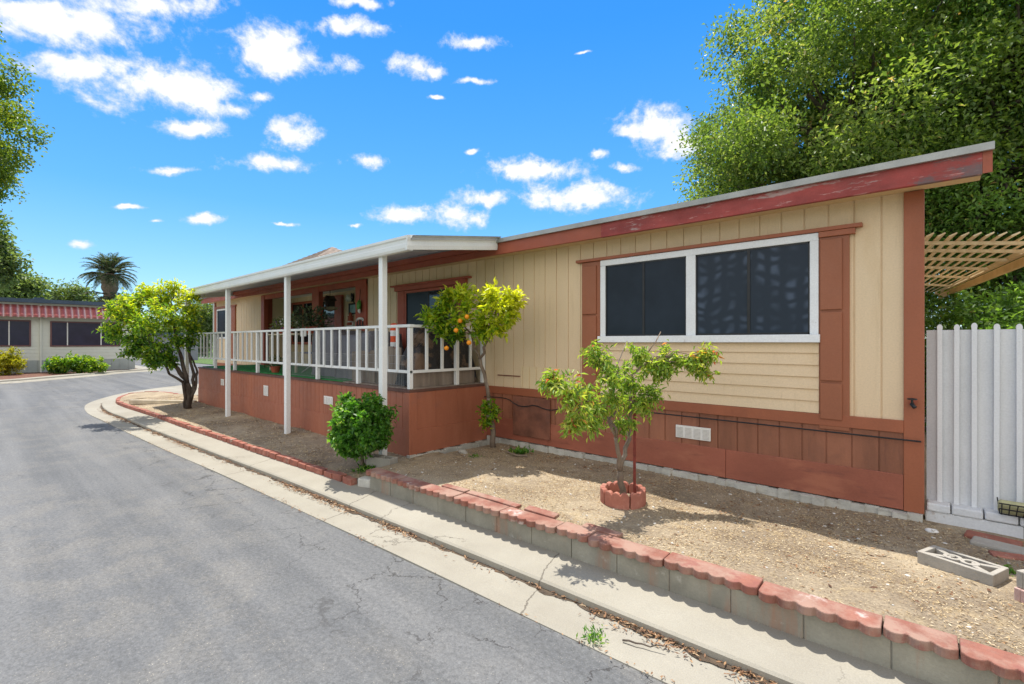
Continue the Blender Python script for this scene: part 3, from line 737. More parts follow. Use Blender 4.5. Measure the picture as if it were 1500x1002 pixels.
# covered furniture
def covered(x0, x1, y0, y1, h, label, seed):
    rr = random.Random(seed); mb = MB(); nx, nz, ny = 14, 8, 6
    def pt(u, v, w):
        x = x0 + (x1 - x0) * u; y = y0 + (y1 - y0) * v; z = D + h * w
        k = 1 - .12 * w
        x = (x - (x0 + x1) / 2) * k + (x0 + x1) / 2; y = (y - (y0 + y1) / 2) * k + (y0 + y1) / 2
        return (x + .015 * math.sin(9 * u + 5 * w + seed), y + .03 * math.sin(17 * u + seed) * (1 - w) + .012 * math.sin(23 * u + 8 * w), z + .05 * math.sin(3.1 * u + seed) * w * math.sin(2.5 * v + 1))
    ring = [(u / nx, 0.) for u in range(nx)] + [(1., v / ny) for v in range(ny)] + [(1 - u / nx, 1.) for u in range(nx)] + [(0., 1 - v / ny) for v in range(ny)]
    n = len(ring)
    for w in range(nz + 1): mb.v += [pt(u, v, w / nz) for u, v in ring]
    mb.f += [(w * n + i, w * n + (i + 1) % n, (w + 1) * n + (i + 1) % n, (w + 1) * n + i) for w in range(nz) for i in range(n)]
    k = len(mb.v); mb.v.append(pt(.5, .5, 1.03)); mb.f += [(nz * n + i, nz * n + (i + 1) % n, k) for i in range(n)]
    return single(mb, 'furniture_cover', M['cover'], label, 'furniture cover', ((x0 + x1) / 2, (y0 + y1) / 2, D), 'covered furniture on the porch', smooth=True)
covered(-9.35, -8.28, 4.45, 5.2, .84, 'wide grey cover draped over furniture below the hung ornaments', 1)
covered(-8.2, -7.05, 4.4, 5.1, .80, 'dark grey cover beside the planks and the orange marker', 4)
# plank box
pb = thing('plank_box', 'weathered grey plank box behind the corner of the white railing', 'wooden box', (-6.3, 4.5, D))
for x0, x1, y in ((-7.35, -6.65, 4.22), (-6.6, -6.0, 4.24)):
    q = MB(); x = x0
    while x < x1 - .03:
        w = random.uniform(.12, .16); q.box(x, min(x + w, x1) - .006, y, y + .02, D, D + .56 + random.uniform(-.02, .03) - (.06 if x0 < -7 else 0)); x += w
    q.build('plank_face', M['wood'], pb)
q = MB().box(-7.33, -6.55, 4.26, 4.8, D, D + .40); q.build('box_body', M['wood'], pb)
# orange channelizer post
dl = thing('traffic_marker', 'orange tubular traffic marker with white bands behind the railing', 'traffic marker', (-6.36, 4.37, D))
MB().lathe((-6.36, 4.37, D), [(.09, 0), (.09, .03), (.06, .05), (.058, .90), (.05, .93), (.02, .94)], 18).build('tube', M['orange'], dl, smooth=False)
for z in (.56, .74): MB().lathe((-6.36, 4.37, D + z), [(.060, 0), (.060, .085)], 18).build('band', M['reflect'], dl)
# tarp over a pile
tp = MB(); nx, ny = 30, 26
def th(u, v):
    a = (1 - abs(2 * u - 1.15) ** 2.6) * 1.0; b2 = 1 - abs(2 * v - 1.0) ** 4
    fold = .05 * math.sin(13 * u + 6 * v) + .035 * math.sin(23 * v - 7 * u) + .02 * abs(math.sin(31 * u + 11 * v))
    return max(0, min(1., a * 1.2)) ** .6 * max(0, b2) ** .5 * .78 + fold * (.3 + a)
for i in range(nx + 1):
    for j in range(ny + 1):
        u, v = i / nx, j / ny
        tp.v.append((-6.12 + .48 * u, 4.16 + 1.26 * v, D + .02 + max(0, th(u, v)) * (1 if 0 < i < nx and 0 < j < ny else 0)))
tp.f = [(i * (ny + 1) + j, (i + 1) * (ny + 1) + j, (i + 1) * (ny + 1) + j + 1, i * (ny + 1) + j + 1) for i in range(nx) for j in range(ny)]
tp.v = [(x + (.38 if False else .05), y, z) for x, y, z in tp.v]
single(tp, 'tarpaulin', M['tarp'], 'crumpled black tarpaulin with tan stains heaped behind the side railing', 'tarpaulin', (-6.2, 4.85, D))
wb = MB().box(-5.62, -5.585, 4.16, 5.35, D, D + .24)
single(wb, 'wood_board', M['wood'], 'weathered wide board lying on edge under the side railing', 'board', (-5.6, 4.7, D))
# blue folding chair
bc = thing('camp_chair', 'dark blue folding chair behind the railing by the entry window', 'chair', (-9.9, 4.9, D))
q = MB(); q.obox((-9.9, 4.85, D + .42), (.5, .45, .03)); q.obox((-9.9, 5.1, D + .68), (.5, .03, .5), 0, .2); q.build('seat', M['blue'], bc, bevel=.01)
for a, b2 in (((-10.13, 4.65, D), (-9.67, 5.05, D + .45)), ((-9.67, 4.65, D), (-10.13, 5.05, D + .45)), ((-10.13, 5.05, D), (-10.14, 5.14, D + .95)), ((-9.67, 5.05, D), (-9.66, 5.14, D + .95))):
    MB().tube([a, b2], .014, 6).build('leg', M['steel'], bc)
# flower table
ftb = thing('plant_table', 'small pale table carrying flower pots behind the porch railing', 'table', (-10.85, 4.75, D))
MB().box(-11.6, -10.1, 4.5, 5.0, D + .80, D + .83).build('table_top', M['woodlight'], ftb, bevel=.005)
for x in (-11.5, -10.2):
    for y in (4.56, 4.94): MB().box(x - .02, x + .02, y - .02, y + .02, D, D + .80).build('leg', M['woodlight'], ftb)
TT = D + .83
def pot(name, label, c, r, h, pm, lm, nl, spread, ll, flower=None, hang=.0):
    p_ = thing(name, label, 'potted plant', c)
    MB().lathe(c, [(r * .7, 0), (r, h * .85), (r * 1.08, h * .86), (r * 1.08, h), (r * .9, h)], 14).build('pot', pm, p_)
    base = np.array([c[0], c[1], c[2] + h]); dirs = unit(nl); dirs[:, 2] = np.abs(dirs[:, 2]) * 1.1 - hang
    P = base + dirs * (spread * RNG.random((nl, 1)) ** .5)
    leaf_mesh('foliage', P, dirs + RNG.normal(size=(nl, 3)) * .5, ll, ll * .45, RNG.random(nl), lm, p_)
    if flower:
        q = MB()
        for i in range(14):
            dd = unit(1)[0]; q.blob(base + np.array([dd[0], dd[1], abs(dd[2])]) * spread * .85, .022, i, .3, 6)
        q.build('flower', flower, p_)
    return p_
pot('flower_pot', 'red pot with white and pink blossoms on the porch table', (-10.95, 4.72, TT), .10, .14, M['redpot'], M['l_far'], 260, .26, .06, M['whitepl'])
pot('flower_pot', 'pot of trailing violet flowers on the porch table beside the red pot', (-11.4, 4.74, TT), .09, .11, M['terracotta'], M['l_far'], 240, .24, .06, surf('violet_petals', (.25, .12, .32), .1, 8))
pot('bushy_plant', 'tall dark leafy potted plant behind the middle porch post', (-10.25, 4.9, TT), .11, .15, M['terracotta'], M['l_palm'], 420, .42, .09)
single(MB().obox((-9.95, 4.6, TT + .02), (.26, .015, .17)), 'table_card', M['whitepl'], 'small blank white board propped among the porch plants', 'board', (-9.95, 4.6, TT - .06))
pot('flower_pot', 'small potted plant low on the turf behind the railing', (-10.6, 4.3, D), .10, .13, M['terracotta'], M['l_palm'], 160, .2, .06)
# ornaments
hl = thing('hanging_birdhouse', 'dark wooden birdhouse hanging from the entry ceiling before the glass door', 'birdhouse', (-11.22, 5.85, 2.55))
q = MB(); q.box(-11.31, -11.13, 5.77, 5.93, 2.66, 2.80); q.prism([(-11.36, 5.74, 2.80), (-11.08, 5.74, 2.80), (-11.22, 5.74, 2.93)], (0, .22, 0)); q.build('house_body', M['barkdark'], hl)
MB().lathe((-11.22, 5.85, 2.54), [(.02, 0), (.17, .06), (.19, .1), (.12, .12)], 12).build('tray', M['woodlight'], hl)
MB().tube([(-11.22, 5.85, 2.92), (-11.22, 5.85, 3.06)], .006, 5).build('cord', M['black'], hl)
wl = thing('wall_lantern', 'white bracket lantern on the cream wall above the framed picture', 'lantern', (-10.78, AY - .06, 2.78))
MB().blob((-10.78, AY - .12, 2.86), (.10, .08, .09), 3, .15, 10).build('globe', M['whitepl'], wl)
q = MB(); q.box(-10.82, -10.74, AY - .03, AY - .004, 2.78, 2.98); q.tube([(-10.70, AY - .02, 2.75), (-10.66, AY - .12, 2.85), (-10.66, AY - .12, 2.98)], .012, 6); q.build('bracket', M['metalblack'], wl)
pf = thing('framed_picture', 'dark framed pale blue picture on the cream entry wall', 'picture', (-10.76, AY - .01, 2.48))
q = MB(); q.box(-10.95, -10.57, AY - .03, AY - .004, 2.47, 2.505); q.box(-10.95, -10.57, AY - .03, AY - .004, 2.705, 2.74); q.box(-10.95, -10.91, AY - .03, AY - .004, 2.505, 2.705); q.box(-10.61, -10.57, AY - .03, AY - .004, 2.505, 2.705); q.build('frame', M['metalblack'], pf)
MB().box(-10.91, -10.61, AY - .015, AY - .006, 2.505, 2.705).build('print', M['picture'], pf)
lh = thing('lighthouse_ornament', 'red and white lighthouse ornament on the wall under the picture', 'ornament', (-10.8, AY - .05, 2.17))
q = MB(); q.lathe((-10.80, AY - .06, 2.2), [(.09, 0), (.055, .2), (.07, .2), (.07, .22), (.04, .23), (.04, .28), (.0, .33)], 10); q.build('tower', M['terracotta'], lh)
q = MB(); q.box(-10.93, -10.62, AY - .10, AY - .004, 2.16, 2.2); q.box(-10.68, -10.62, AY - .09, AY - .02, 2.2, 2.28); q.build('shelf', M['whitepl'], lh)
MB().lathe((-10.80, AY - .06, 2.27), [(.079, 0), (.064, .07)], 10).build('stripe', M['whitepl'], lh)
pr_ = thing('parrot_ornament', 'green hanging parrot ornament on the dark red entry column', 'ornament', (-9.12, 5.42, 2.4))
MB().blob((-9.12, 5.40, 2.55), (.055, .05, .13), 5, .25, 10).build('bird_body', M['greenpaint'], pr_)
MB().blob((-9.10, 5.39, 2.44), (.035, .03, .05), 8, .3, 8).build('flower', M['l_yellow'] if False else M['whitepl'], pr_)
MB().tube([(-9.12, 5.41, 2.66), (-9.12, 5.43, 2.90)], .006, 5).build('cord', M['black'], pr_)
wc = thing('wind_chime', 'white arched plaque with dark dangling hooks on the dark red column', 'ornament', (-9.13, 5.43, 2.05))
q = MB()
for i in range(9):
    a = math.pi * (i + .5) / 9; q.obox((-9.15 + .12 * math.cos(a), 5.435, 2.24 + .05 * math.sin(a)), (.045, .02, .04), 0, 0, 0)
q.build('arch', M['whitepl'], wc)
q = MB()
for dx in (-.1, 0, .1): q.tube([(-9.15 + dx, 5.435, 2.26), (-9.15 + dx * 1.1, 5.43, 2.14), (-9.12 + dx * 1.1, 5.43, 2.11), (-9.10 + dx, 5.43, 2.15)], .012, 6)
q.build('hook', M['metalblack'], wc)

# ------------------------------------------------------------------ retaining wall, edging, rings, loose blocks
rw = thing('retaining_wall', 'low grey block retaining wall with scalloped red caps along the kerb', 'wall', (-1, 3.2, .05))
bl = MB(); x = -5.0
while x < 6:
    w = .395; y = wall_y(x + .2); a = math.atan(.025)
    bl.obox((x + .2, y + .1, .145), (w, .2 + random.uniform(-.004, .004), .18), a); x += .40
bl.build('block_course', M['cmu'], rw, bevel=.005)
mo = MB().prism([(-4.99, wall_y(-5) + .012, .06), (6, wall_y(6) + .012, .06), (6, wall_y(6) + .18, .06), (-4.99, wall_y(-5) + .18, .06)], (0, 0, .165))
mo.build('mortar', M['footing'], rw)
x = -5.03; i = 0
seq = [.6, .6, .3, .6, .6, .3, .6, .6, .6, .3, .3, .3, .6, .6, .3, .6, .6, .6, .6, .6]
for L in seq:
    ns = int(round(L / .1)); pts = []
    y = wall_y(x + L / 2)
    for k in range(ns):
        for q in range(6):
            u = (k + q / 6) / ns
            pts.append((u * (L - .008), -.022 - .034 * math.sin(math.pi * q / 6) ** .8))
    pts += [(L - .008, -.028), (L - .008, .125), (0, .125)]
    rz = math.atan(.025) + random.uniform(-.012, .012); dy = random.uniform(-.012, .012); dz = random.uniform(-.004, .006)
    cs_, sn = math.cos(rz), math.sin(rz)
    MB().prism([(x + a * cs_ - b2 * sn, wall_y(x) + dy + a * sn + b2 * cs_, .238 + dz) for a, b2 in pts], (0, 0, .052)).build('cap', M['cap'], rw, bevel=.006)
    x += L; i += 1
# loose thin pavers behind the caps
for k, (xx, lab) in enumerate(((-3.72, 'thin red paver behind the wall caps, the one lying nearest the hollow block'), (-3.36, 'thin red paver butted between its two neighbours behind the wall caps'), (-3.04, 'short faded red paver lying flush in the soil behind the caps'),
                               (-2.62, 'tilted red paver with a dark gap beneath its street edge'), (-2.02, 'pale red paver behind the caps close to the white paint splash'))):
    mb = MB().obox((xx, wall_y(xx) + .165, .285 + (.008 if k in (3,) else 0)), (.33, .085, .03), .025 + random.uniform(-.04, .04), .12 if k == 3 else 0)
    single(mb, 'red_paver', M['cap'], lab, 'paver', (xx, wall_y(xx) + .165, .27), 'loose pavers behind the wall caps', bevel=.005)
# brick edging
be = MB(); acc = 0; last = BRICKLINE[0]; nb = 0
path = []
for a, b2 in zip(BRICKLINE, BRICKLINE[1:]):
    for k in range(10): path.append(a.lerp(b2, k / 10))
dist = .0
for a, b2 in zip(path, path[1:]):
    dist += (b2 - a).length
    if dist >= .208:
        dist = 0; t = (b2 - a).normalized()
        be.obox((b2.x, b2.y, .105 + random.uniform(-.008, .008)), (.198, .095, .085), math.atan2(t.y, t.x) + random.uniform(-.05, .05), random.uniform(-.06, .06))
single(be, 'brick_edging', M['brick'], 'row of old red bricks edging the planting bed below the porch', 'edging', (-10, 2.95, .06), bevel=.008)
single(MB().obox((-5.12, 3.14, .11), (.2, .13, .12), .3), 'mortar_lump', M['footing'], 'grey mortar lump between the brick edging and the retaining wall', 'rubble', (-5.12, 3.14, .05), bevel=.02)
single(MB().obox((-15.4, 3.35, .20), (1.9, .10, .10), .62), 'landscape_timber', M['woodlight'], 'pale timber lying across the bed beside the multi stemmed tree', 'timber', (-15.4, 3.35, .15), bevel=.01)
# scalloped tree ring
TRX, TRY, TRZ = -2.29, 4.17, soil_z(-2.29, 4.17)
tr = thing('tree_ring', 'round scalloped red edging ring about the staked young tree', 'edging ring', (TRX, TRY, TRZ))
for sgm in range(5):
    a0 = sgm * 2 * math.pi / 5 + .5; inn, out = [], []
    nst = 18; vs = []; 
    mb = MB()
    for i in range(nst + 1):
        a = a0 + .03 + (2 * math.pi / 5 - .06) * i / nst
        top = .115 + .03 * abs(math.sin(math.pi * 3 * i / nst)) ** .6
        for r in (.165, .215): mb.v += [(TRX + r * math.cos(a), TRY + r * math.sin(a), TRZ - .02), (TRX + r * math.cos(a), TRY + r * math.sin(a), TRZ + top)]
    for i in range(nst):
        k = i * 4
        mb.f += [(k + 1, k + 5, k + 7, k + 3), (k + 2, k + 3, k + 7, k + 6), (k, k + 4, k + 5, k + 1), (k, k + 2, k + 6, k + 4)]
    mb.f += [(0, 1, 3, 2), (nst * 4, nst * 4 + 2, nst * 4 + 3, nst * 4 + 1)]
    mb.build('ring_segment', M['ring'], tr, bevel=.006)
sheet_ = MB().lathe((TRX, TRY, TRZ), [(.165, 0), (.165, .04), (.08, .055), (.01, .06)], 16)
sheet_.build('ring_soil', M['soil'], tr)
# hollow block by the porch post
def hollow(name, c, size, rz, mat, label, group=None, holes=2, wall_=.035):
    lx, ly, lz = size; mb = MB(); t_ = MB()
    t_.box(-lx / 2, lx / 2, -ly / 2, -ly / 2 + wall_, 0, lz); t_.box(-lx / 2, lx / 2, ly / 2 - wall_, ly / 2, 0, lz)
    for k in range(holes + 1):
        x_ = -lx / 2 + (lx - wall_) * k / holes; t_.box(x_, x_ + wall_, -ly / 2 + wall_, ly / 2 - wall_, 0, lz)
    t_.box(-lx / 2 + .01, lx / 2 - .01, -ly / 2 + .01, ly / 2 - .01, 0, lz * .25)
    Mx = Matrix.Rotation(rz, 4, 'Z')
    mb.add([Vector(c) + Mx @ Vector(q) for q in t_.v], t_.f)
    return single(mb, name, mat, label, 'concrete block', c, group, bevel=.004)
hollow('hollow_block', (-5.36, 3.50, .19), (.40, .15, .13), .25, M['breeze'], 'grey hollow concrete block lying at the foot of the porch post')
# decorative breeze blocks (open pattern of ribs and round holes)
def breeze(c, rz, L, W, H, mat, label, name='breeze_block', tilt=0.):
    t_ = MB(); w = .03
    t_.box(-L / 2, L / 2, -W / 2, -W / 2 + w, 0, H); t_.box(-L / 2, L / 2, W / 2 - w, W / 2, 0, H)
    t_.box(-L / 2, -L / 2 + w, -W / 2 + w, W / 2 - w, 0, H); t_.box(L / 2 - w, L / 2, -W / 2 + w, W / 2 - w, 0, H)
    for sx in (-1, 1):
        for sy in (-1, 1):
            t_.bar((sx * (L / 2 - w), sy * (W / 2 - w), H / 2 - .002), (sx * .05, sy * .012, H / 2 - .002), .034, H - .006)
    for sx in (-1, 1):                                  # two rings in the middle
        n = 14; k = len(t_.v)
        for i in range(n):
            a = 2 * math.pi * i / n
            for r in (.028, .052):
                for z in (0.004, H - .001): t_.v.append((sx * .046 + r * math.cos(a), r * math.sin(a), z))
        for i in range(n):
            p0, p1 = k + 4 * i, k + 4 * ((i + 1) % n)
            t_.f += [(p0 + 1, p0 + 3, p1 + 3, p1 + 1), (p0 + 2, p1 + 2, p1 + 3, p0 + 3), (p0, p0 + 1, p1 + 1, p1)]
    Mx = Matrix.Rotation(rz, 4, 'Z') @ Matrix.Rotation(tilt, 4, 'X'); mb = MB()
    mb.add([Vector(c) + Mx @ Vector(q) for q in t_.v], t_.f)
    return single(mb, name, mat, label, 'breeze block', c, 'loose breeze blocks in the yard', bevel=.004)
breeze((.10, 4.46, .225), -.38, .40, .23, .095, M['breeze'], 'grey patterned breeze block lying flat on the soil by itself')
breeze((.52, 4.25, .225), .95, .40, .20, .10, M['breezepink'], 'pinkish breeze block at the bottom of the small stack', tilt=0)
breeze((.53, 4.26, .327), .95, .40, .20, .10, M['breeze'], 'grey breeze block resting on top of the pinkish one')

# ------------------------------------------------------------------ white fence on its block footing
fc = thing('white_fence', 'white sheet fence with round topped battens beside the house corner', 'fence', (2, 5.68, .3))
fp = MB(); pr_ = []; x = -.10
while x < 5:
    pr_.append((x, 5.66 + .0022 * math.sin(x * 48))); x += .02
n = len(pr_)
fp.v = [(a, b2, .30) for a, b2 in pr_] + [(a, b2, 1.895) for a, b2 in pr_] + [(a, 5.70, 1.895) for a, b2 in pr_] + [(a, 5.70, .30) for a, b2 in pr_]
fp.f = [(i, i + 1, n + i + 1, n + i) for i in range(n - 1)] + [(n + i, n + i + 1, 2 * n + i + 1, 2 * n + i) for i in range(n - 1)] + [(2 * n + i, 2 * n + i + 1, 3 * n + i + 1, 3 * n + i) for i in range(n - 1)]
fp.build('fence_sheet', M['fence'], fc)
bx_ = [-.012, .095, .206, .338, .47]
while bx_[-1] < 4.8: bx_.append(bx_[-1] + random.uniform(.11, .13))
b0 = None
for k, xx in enumerate(bx_):
    if b0 is None:
        q = MB(); w = .017
        pts = [(-w, .33), (w, .33), (w, 1.90)] + [(w * 1.15 * math.cos(a), 1.915 + .03 * math.sin(a)) for a in [i * math.pi / 6 for i in range(7)]] + [(-w, 1.90)]
        q.prism([(xx + a, 5.628, b2) for a, b2 in pts], (0, .024, 0))
        for z in (.62, 1.25, 1.80): q.lathe((xx, 5.628, z), [(.004, -.004), (.004, .004)], 6)
        b0 = q.build('batten', M['batten'], fc, bevel=.003)
    else:
        o = copy_part(b0, fc, (xx - bx_[0], 0, random.uniform(-.012, .008)))
        o.rotation_euler = (0, random.uniform(-.002, .002), 0)
fw_ = thing('block_footing_wall', 'low white painted block footing under the white fence', 'wall', (2, 5.6, .2))
q = MB(); x = -.11
for L in [.60, .6, .6, .6, .6, .6, .6]:
    q.box(x + .004, x + L - .004, 5.535, 5.72, .12, .325); x += L
q.build('block_course', M['whitecmu'], fw_, bevel=.008)
x = -.10; i = 0
while x < 4.4:
    L = random.choice((.13, .16, .2, .2)); 
    MB().obox((x + L / 2, 5.60 + random.uniform(-.008, .004), .365 + random.uniform(-.006, .006)), (L - .008, .15, .07), random.uniform(-.02, .02)).build('cap_brick', M['whitecmu'], fw_, bevel=.012)
    x += L
for k, (c, s, rz, mt, lab) in enumerate((((.30, 5.33, .235), (.32, .14, .05), -.15, 'brick', 'broken red brick slab lying below the white footing'), ((.32, 5.16, .235), (.30, .15, .06), -.2, 'breeze', 'dark grey concrete fragment on the soil near the breeze block'), ((.36, 4.98, .23), (.2, .1, .05), .3, 'brick', 'reddish chip of brick beside the grey concrete fragment'))):
    single(MB().obox(c, s, rz, .05 * k), 'masonry_fragment', M[mt], lab, 'rubble', c, 'broken masonry below the white fence', bevel=.015)
wb_ = thing('wire_basket', 'dark wire basket with yellowed lining on the white footing', 'basket', (.52, 5.54, .40))
q = MB()
for t in range(9): q.tube([(.36 + .04 * t, 5.50, .405), (.36 + .045 * t, 5.47, .50)], .004, 5)
for z, e_ in ((.41, 0), (.455, .02), (.50, .03)): q.tube([(.35 - e_ * .3, 5.50 - e_, z), (.78, 5.50 - e_, z)], .005, 5)
q.tube([(.35, 5.50, .41), (.34, 5.58, .52)], .005, 5); q.build('wire_cage', M['metalblack'], wb_)
MB().obox((.56, 5.545, .46), (.44, .07, .10), 0, .35).build('lining', surf('yellowed_fibre', (.42, .40, .22), .2, 20, rough=.95), wb_, bevel=.02)
single(MB().blob((.53, 5.44, .44), (.05, .05, .048), 3, .08, 14), 'terracotta_ball', M['terracotta'], 'rust orange ball beside the wire basket on the footing', 'ball', (.53, 5.44, .40), smooth=True)
single(MB().blob((-.06, 5.22, .245), (.04, .03, .018), 3, .3, 12).blob((-.05, 5.2, .26), (.012, .01, .01), 1), 'white_shell', M['whitepl'], 'small white shell lying on the soil by the house corner', 'shell', (-.06, 5.22, .23), smooth=True)
# lattice shade in the side yard
lt = thing('lattice_shade', 'cream slatted lattice patio cover beyond the white fence', 'patio cover', (.3, 8, 2.7))
plz = lambda X: CAMZ + 1.0 - .137 * (X + .12)
edge = lambda Y: .63 - .114 * (Y - 7.1)
for Y in (6.42, 6.95, 7.65, 8.55, 9.7, 11.2):
    MB().bar((-.11 - .05 * (Y - 5.5), Y, plz(-.11 - .05 * (Y - 5.5))), (edge(Y), Y, plz(edge(Y))), .04, .032).build('rafter', M['lattice'], lt)
e0, e1 = (edge(6.0), 6.0, plz(edge(6.0)) - .03), (edge(13.4), 13.4, plz(edge(13.4)) - .03)
MB().bar((e0[0] + .06, e0[1], e0[2] - .02), (e1[0] + .06, e1[1], e1[2] - .02), .045, .085).build('edge_beam', M['latticeedge'], lt)
MB().bar((e0[0] + .0, e0[1], e0[2] + .05), (e1[0] + .0, e1[1], e1[2] + .05), .05, .05).build('edge_strip', M['lattice'], lt)
sl = MB(); dv = Vector((e1[0] - e0[0], e1[1] - e0[1], 0)).normalized()
for k in range(13):
    off = k * .082
    x_a = edge(6.15) - off
    if x_a < -.10: 
        # slats that would start inside the wall begin where they clear it
        continue
    L = 7.2
    while L > .3 and x_a + dv.x * L < -.09 - .05 * (6.15 + dv.y * L - 5.5): L -= .1
    xb = x_a + dv.x * L
    a_ = Vector((x_a, 6.15, plz(x_a) + .042)); b_ = Vector((xb, 6.15 + dv.y * L, plz(xb) + .042))
    sl.bar(a_, b_, .062, .012, up=(-.42, .0, .9))
sl.build('louvre_slats' if False else 'louvre', M['lattice'], lt)

# ------------------------------------------------------------------ plants
def branch(mb, a, b, r0, r1, sag=.0, n=6, wig=.04, sides=6):
    a, b = Vector(a), Vector(b); L = (b - a).length; pts = []
    w = [Vector((random.gauss(0, 1), random.gauss(0, 1), random.gauss(0, .6))) * wig * L for _ in range(n + 1)]
    for i in range(n + 1):
        t = i / n
        p = a.lerp(b, t) + w[i] * math.sin(math.pi * t) + Vector((0, 0, sag * L * math.sin(math.pi * t)))
        pts.append(p)
    mb.tube(pts, [r0 + (r1 - r0) * i / n for i in range(n + 1)], sides)
    return pts

def grow(clumps, anchors, twigs, leaves, L, W, mb, droop=.3, rbase=.012, spread=1., newgrowth=None, jitter=.03, outw=.8):
    """branches from the nearest anchor to each clump, twigs inside it, leaves along the twigs; returns leaf arrays"""
    Ps, As, Rs = [], [], []
    for c, r in clumps:
        c = Vector(c); a = min(anchors, key=lambda q: (Vector(q) - c).length + (.6 * max(0, q[2] - c.z)))
        branch(mb, a, c, rbase * (1 + r), rbase * .4, .06, 6)
        tone = random.random()
        for k in range(twigs):
            d = Vector(unit(1)[0]); e = c + d * r * random.uniform(.55, 1.05) * spread
            s = Vector(a).lerp(c, random.uniform(.65, 1.0))
            pts = branch(mb, s, e, rbase * .4, rbase * .15, .03, 4, .05, 4)
            n = max(4, int(leaves * random.uniform(.6, 1.4)))
            t = RNG.random(n) ** .7
            s_, e_ = np.array(s), np.array(e)
            P = s_ + (e_ - s_) * t[:, None] + RNG.normal(size=(n, 3)) * jitter
            A = np.array(d) * outw * .5 + unit(n) * .9 + np.array([0, 0, -droop])
            Ps.append(P); As.append(A); Rs.append(np.clip(RNG.normal(.42 + .16 * (tone - .5), .2, n), 0, 1))
    return np.concatenate(Ps), np.concatenate(As), np.concatenate(Rs)

# young peach tree in the ring, with its stake
yt = thing('young_peach_tree', 'young leaning tree with yellow green and orange tipped leaves in the ring', 'tree', (TRX, TRY, TRZ))
mb = MB()
g0 = Vector((TRX, TRY, TRZ))
fork = at(908, 690, 4.60)
branch(mb, g0 - Vector((0, 0, .05)), fork, .034, .028, 0, 6, .03, 10)
l1 = branch(mb, fork, at(902, 640, 4.52), .022, .019, 0, 5, .04, 8)
r1 = branch(mb, fork, at(921, 628, 4.62), .024, .019, 0, 5, .06, 8)
l2 = branch(mb, l1[-1], at(893, 560, 4.4), .018, .012, 0, 6, .05, 8)
l3 = branch(mb, l1[-1], at(850, 585, 4.05), .013, .008, .1, 6, .05, 7)
r2 = branch(mb, r1[-1], at(925, 548, 4.65), .018, .013, 0, 6, .05, 8)
r3 = branch(mb, r2[-1], at(950, 528, 4.72), .012, .009, 0, 4, .05, 7)
branch(mb, at(940, 530, 4.7), at(968, 486, 4.72), .008, .005, 0, 3, .02, 6)
branch(mb, at(893, 560, 4.4), at(918, 500, 4.6), .008, .004, 0, 3, .03, 6)
anch = [l1[-1], l2[3], l2[-1], l3[3], l3[-1], r1[-1], r2[3], r2[-1], r3[-1]]
cl = [(818, 562, 4.0, .15), (806, 560, 4.05, .08), (845, 600, 3.88, .16), (842, 625, 3.9, .08), (836, 580, 3.95, .13), (862, 565, 4.15, .16), (880, 530, 4.4, .16), (868, 515, 4.45, .12), (905, 545, 4.5, .2), (900, 580, 4.4, .19), (880, 600, 4.3, .17),
      (922, 595, 4.6, .17), (945, 590, 4.6, .15), (962, 575, 4.6, .14), (935, 515, 4.7, .15), (952, 535, 4.75, .16), (985, 525, 4.7, .16), (1008, 528, 4.65, .13), (1030, 525, 4.6, .14), (1042, 518, 4.6, .07), (915, 618, 4.5, .12), (862, 618, 4.1, .1), (970, 545, 4.7, .13), (925, 560, 4.5, .14), (890, 555, 4.3, .14), (1035, 545, 4.6, .08), (870, 590, 4.2, .14)]
P, A, Rr = grow([(at(a, b2, d_), r) for a, b2, d_, r in cl], anch, 9, 19, .06, .022, mb, droop=.5, rbase=.0065, jitter=.022)
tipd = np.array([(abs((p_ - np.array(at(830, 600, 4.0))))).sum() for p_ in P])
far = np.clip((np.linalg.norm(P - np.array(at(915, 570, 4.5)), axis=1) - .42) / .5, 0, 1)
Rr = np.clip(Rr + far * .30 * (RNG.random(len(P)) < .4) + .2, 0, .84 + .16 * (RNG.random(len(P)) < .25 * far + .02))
leaf_mesh('crown', P, A, RNG.uniform(.045, .082, len(P)), RNG.uniform(.016, .026, len(P)), Rr, M['l_peach'], yt, up=.3, curl=.22)
# three tiny reddish dried shoots
mb.build('trunk', M['bark'], yt, smooth=True)
single(MB().box(TRX + .055, TRX + .078, TRY + .10, TRY + .115, TRZ - .05, 1.36), 'tree_stake', M['rust'], 'thin rust red metal stake standing behind the young tree trunk', 'stake', (TRX + .065, TRY + .1, TRZ))

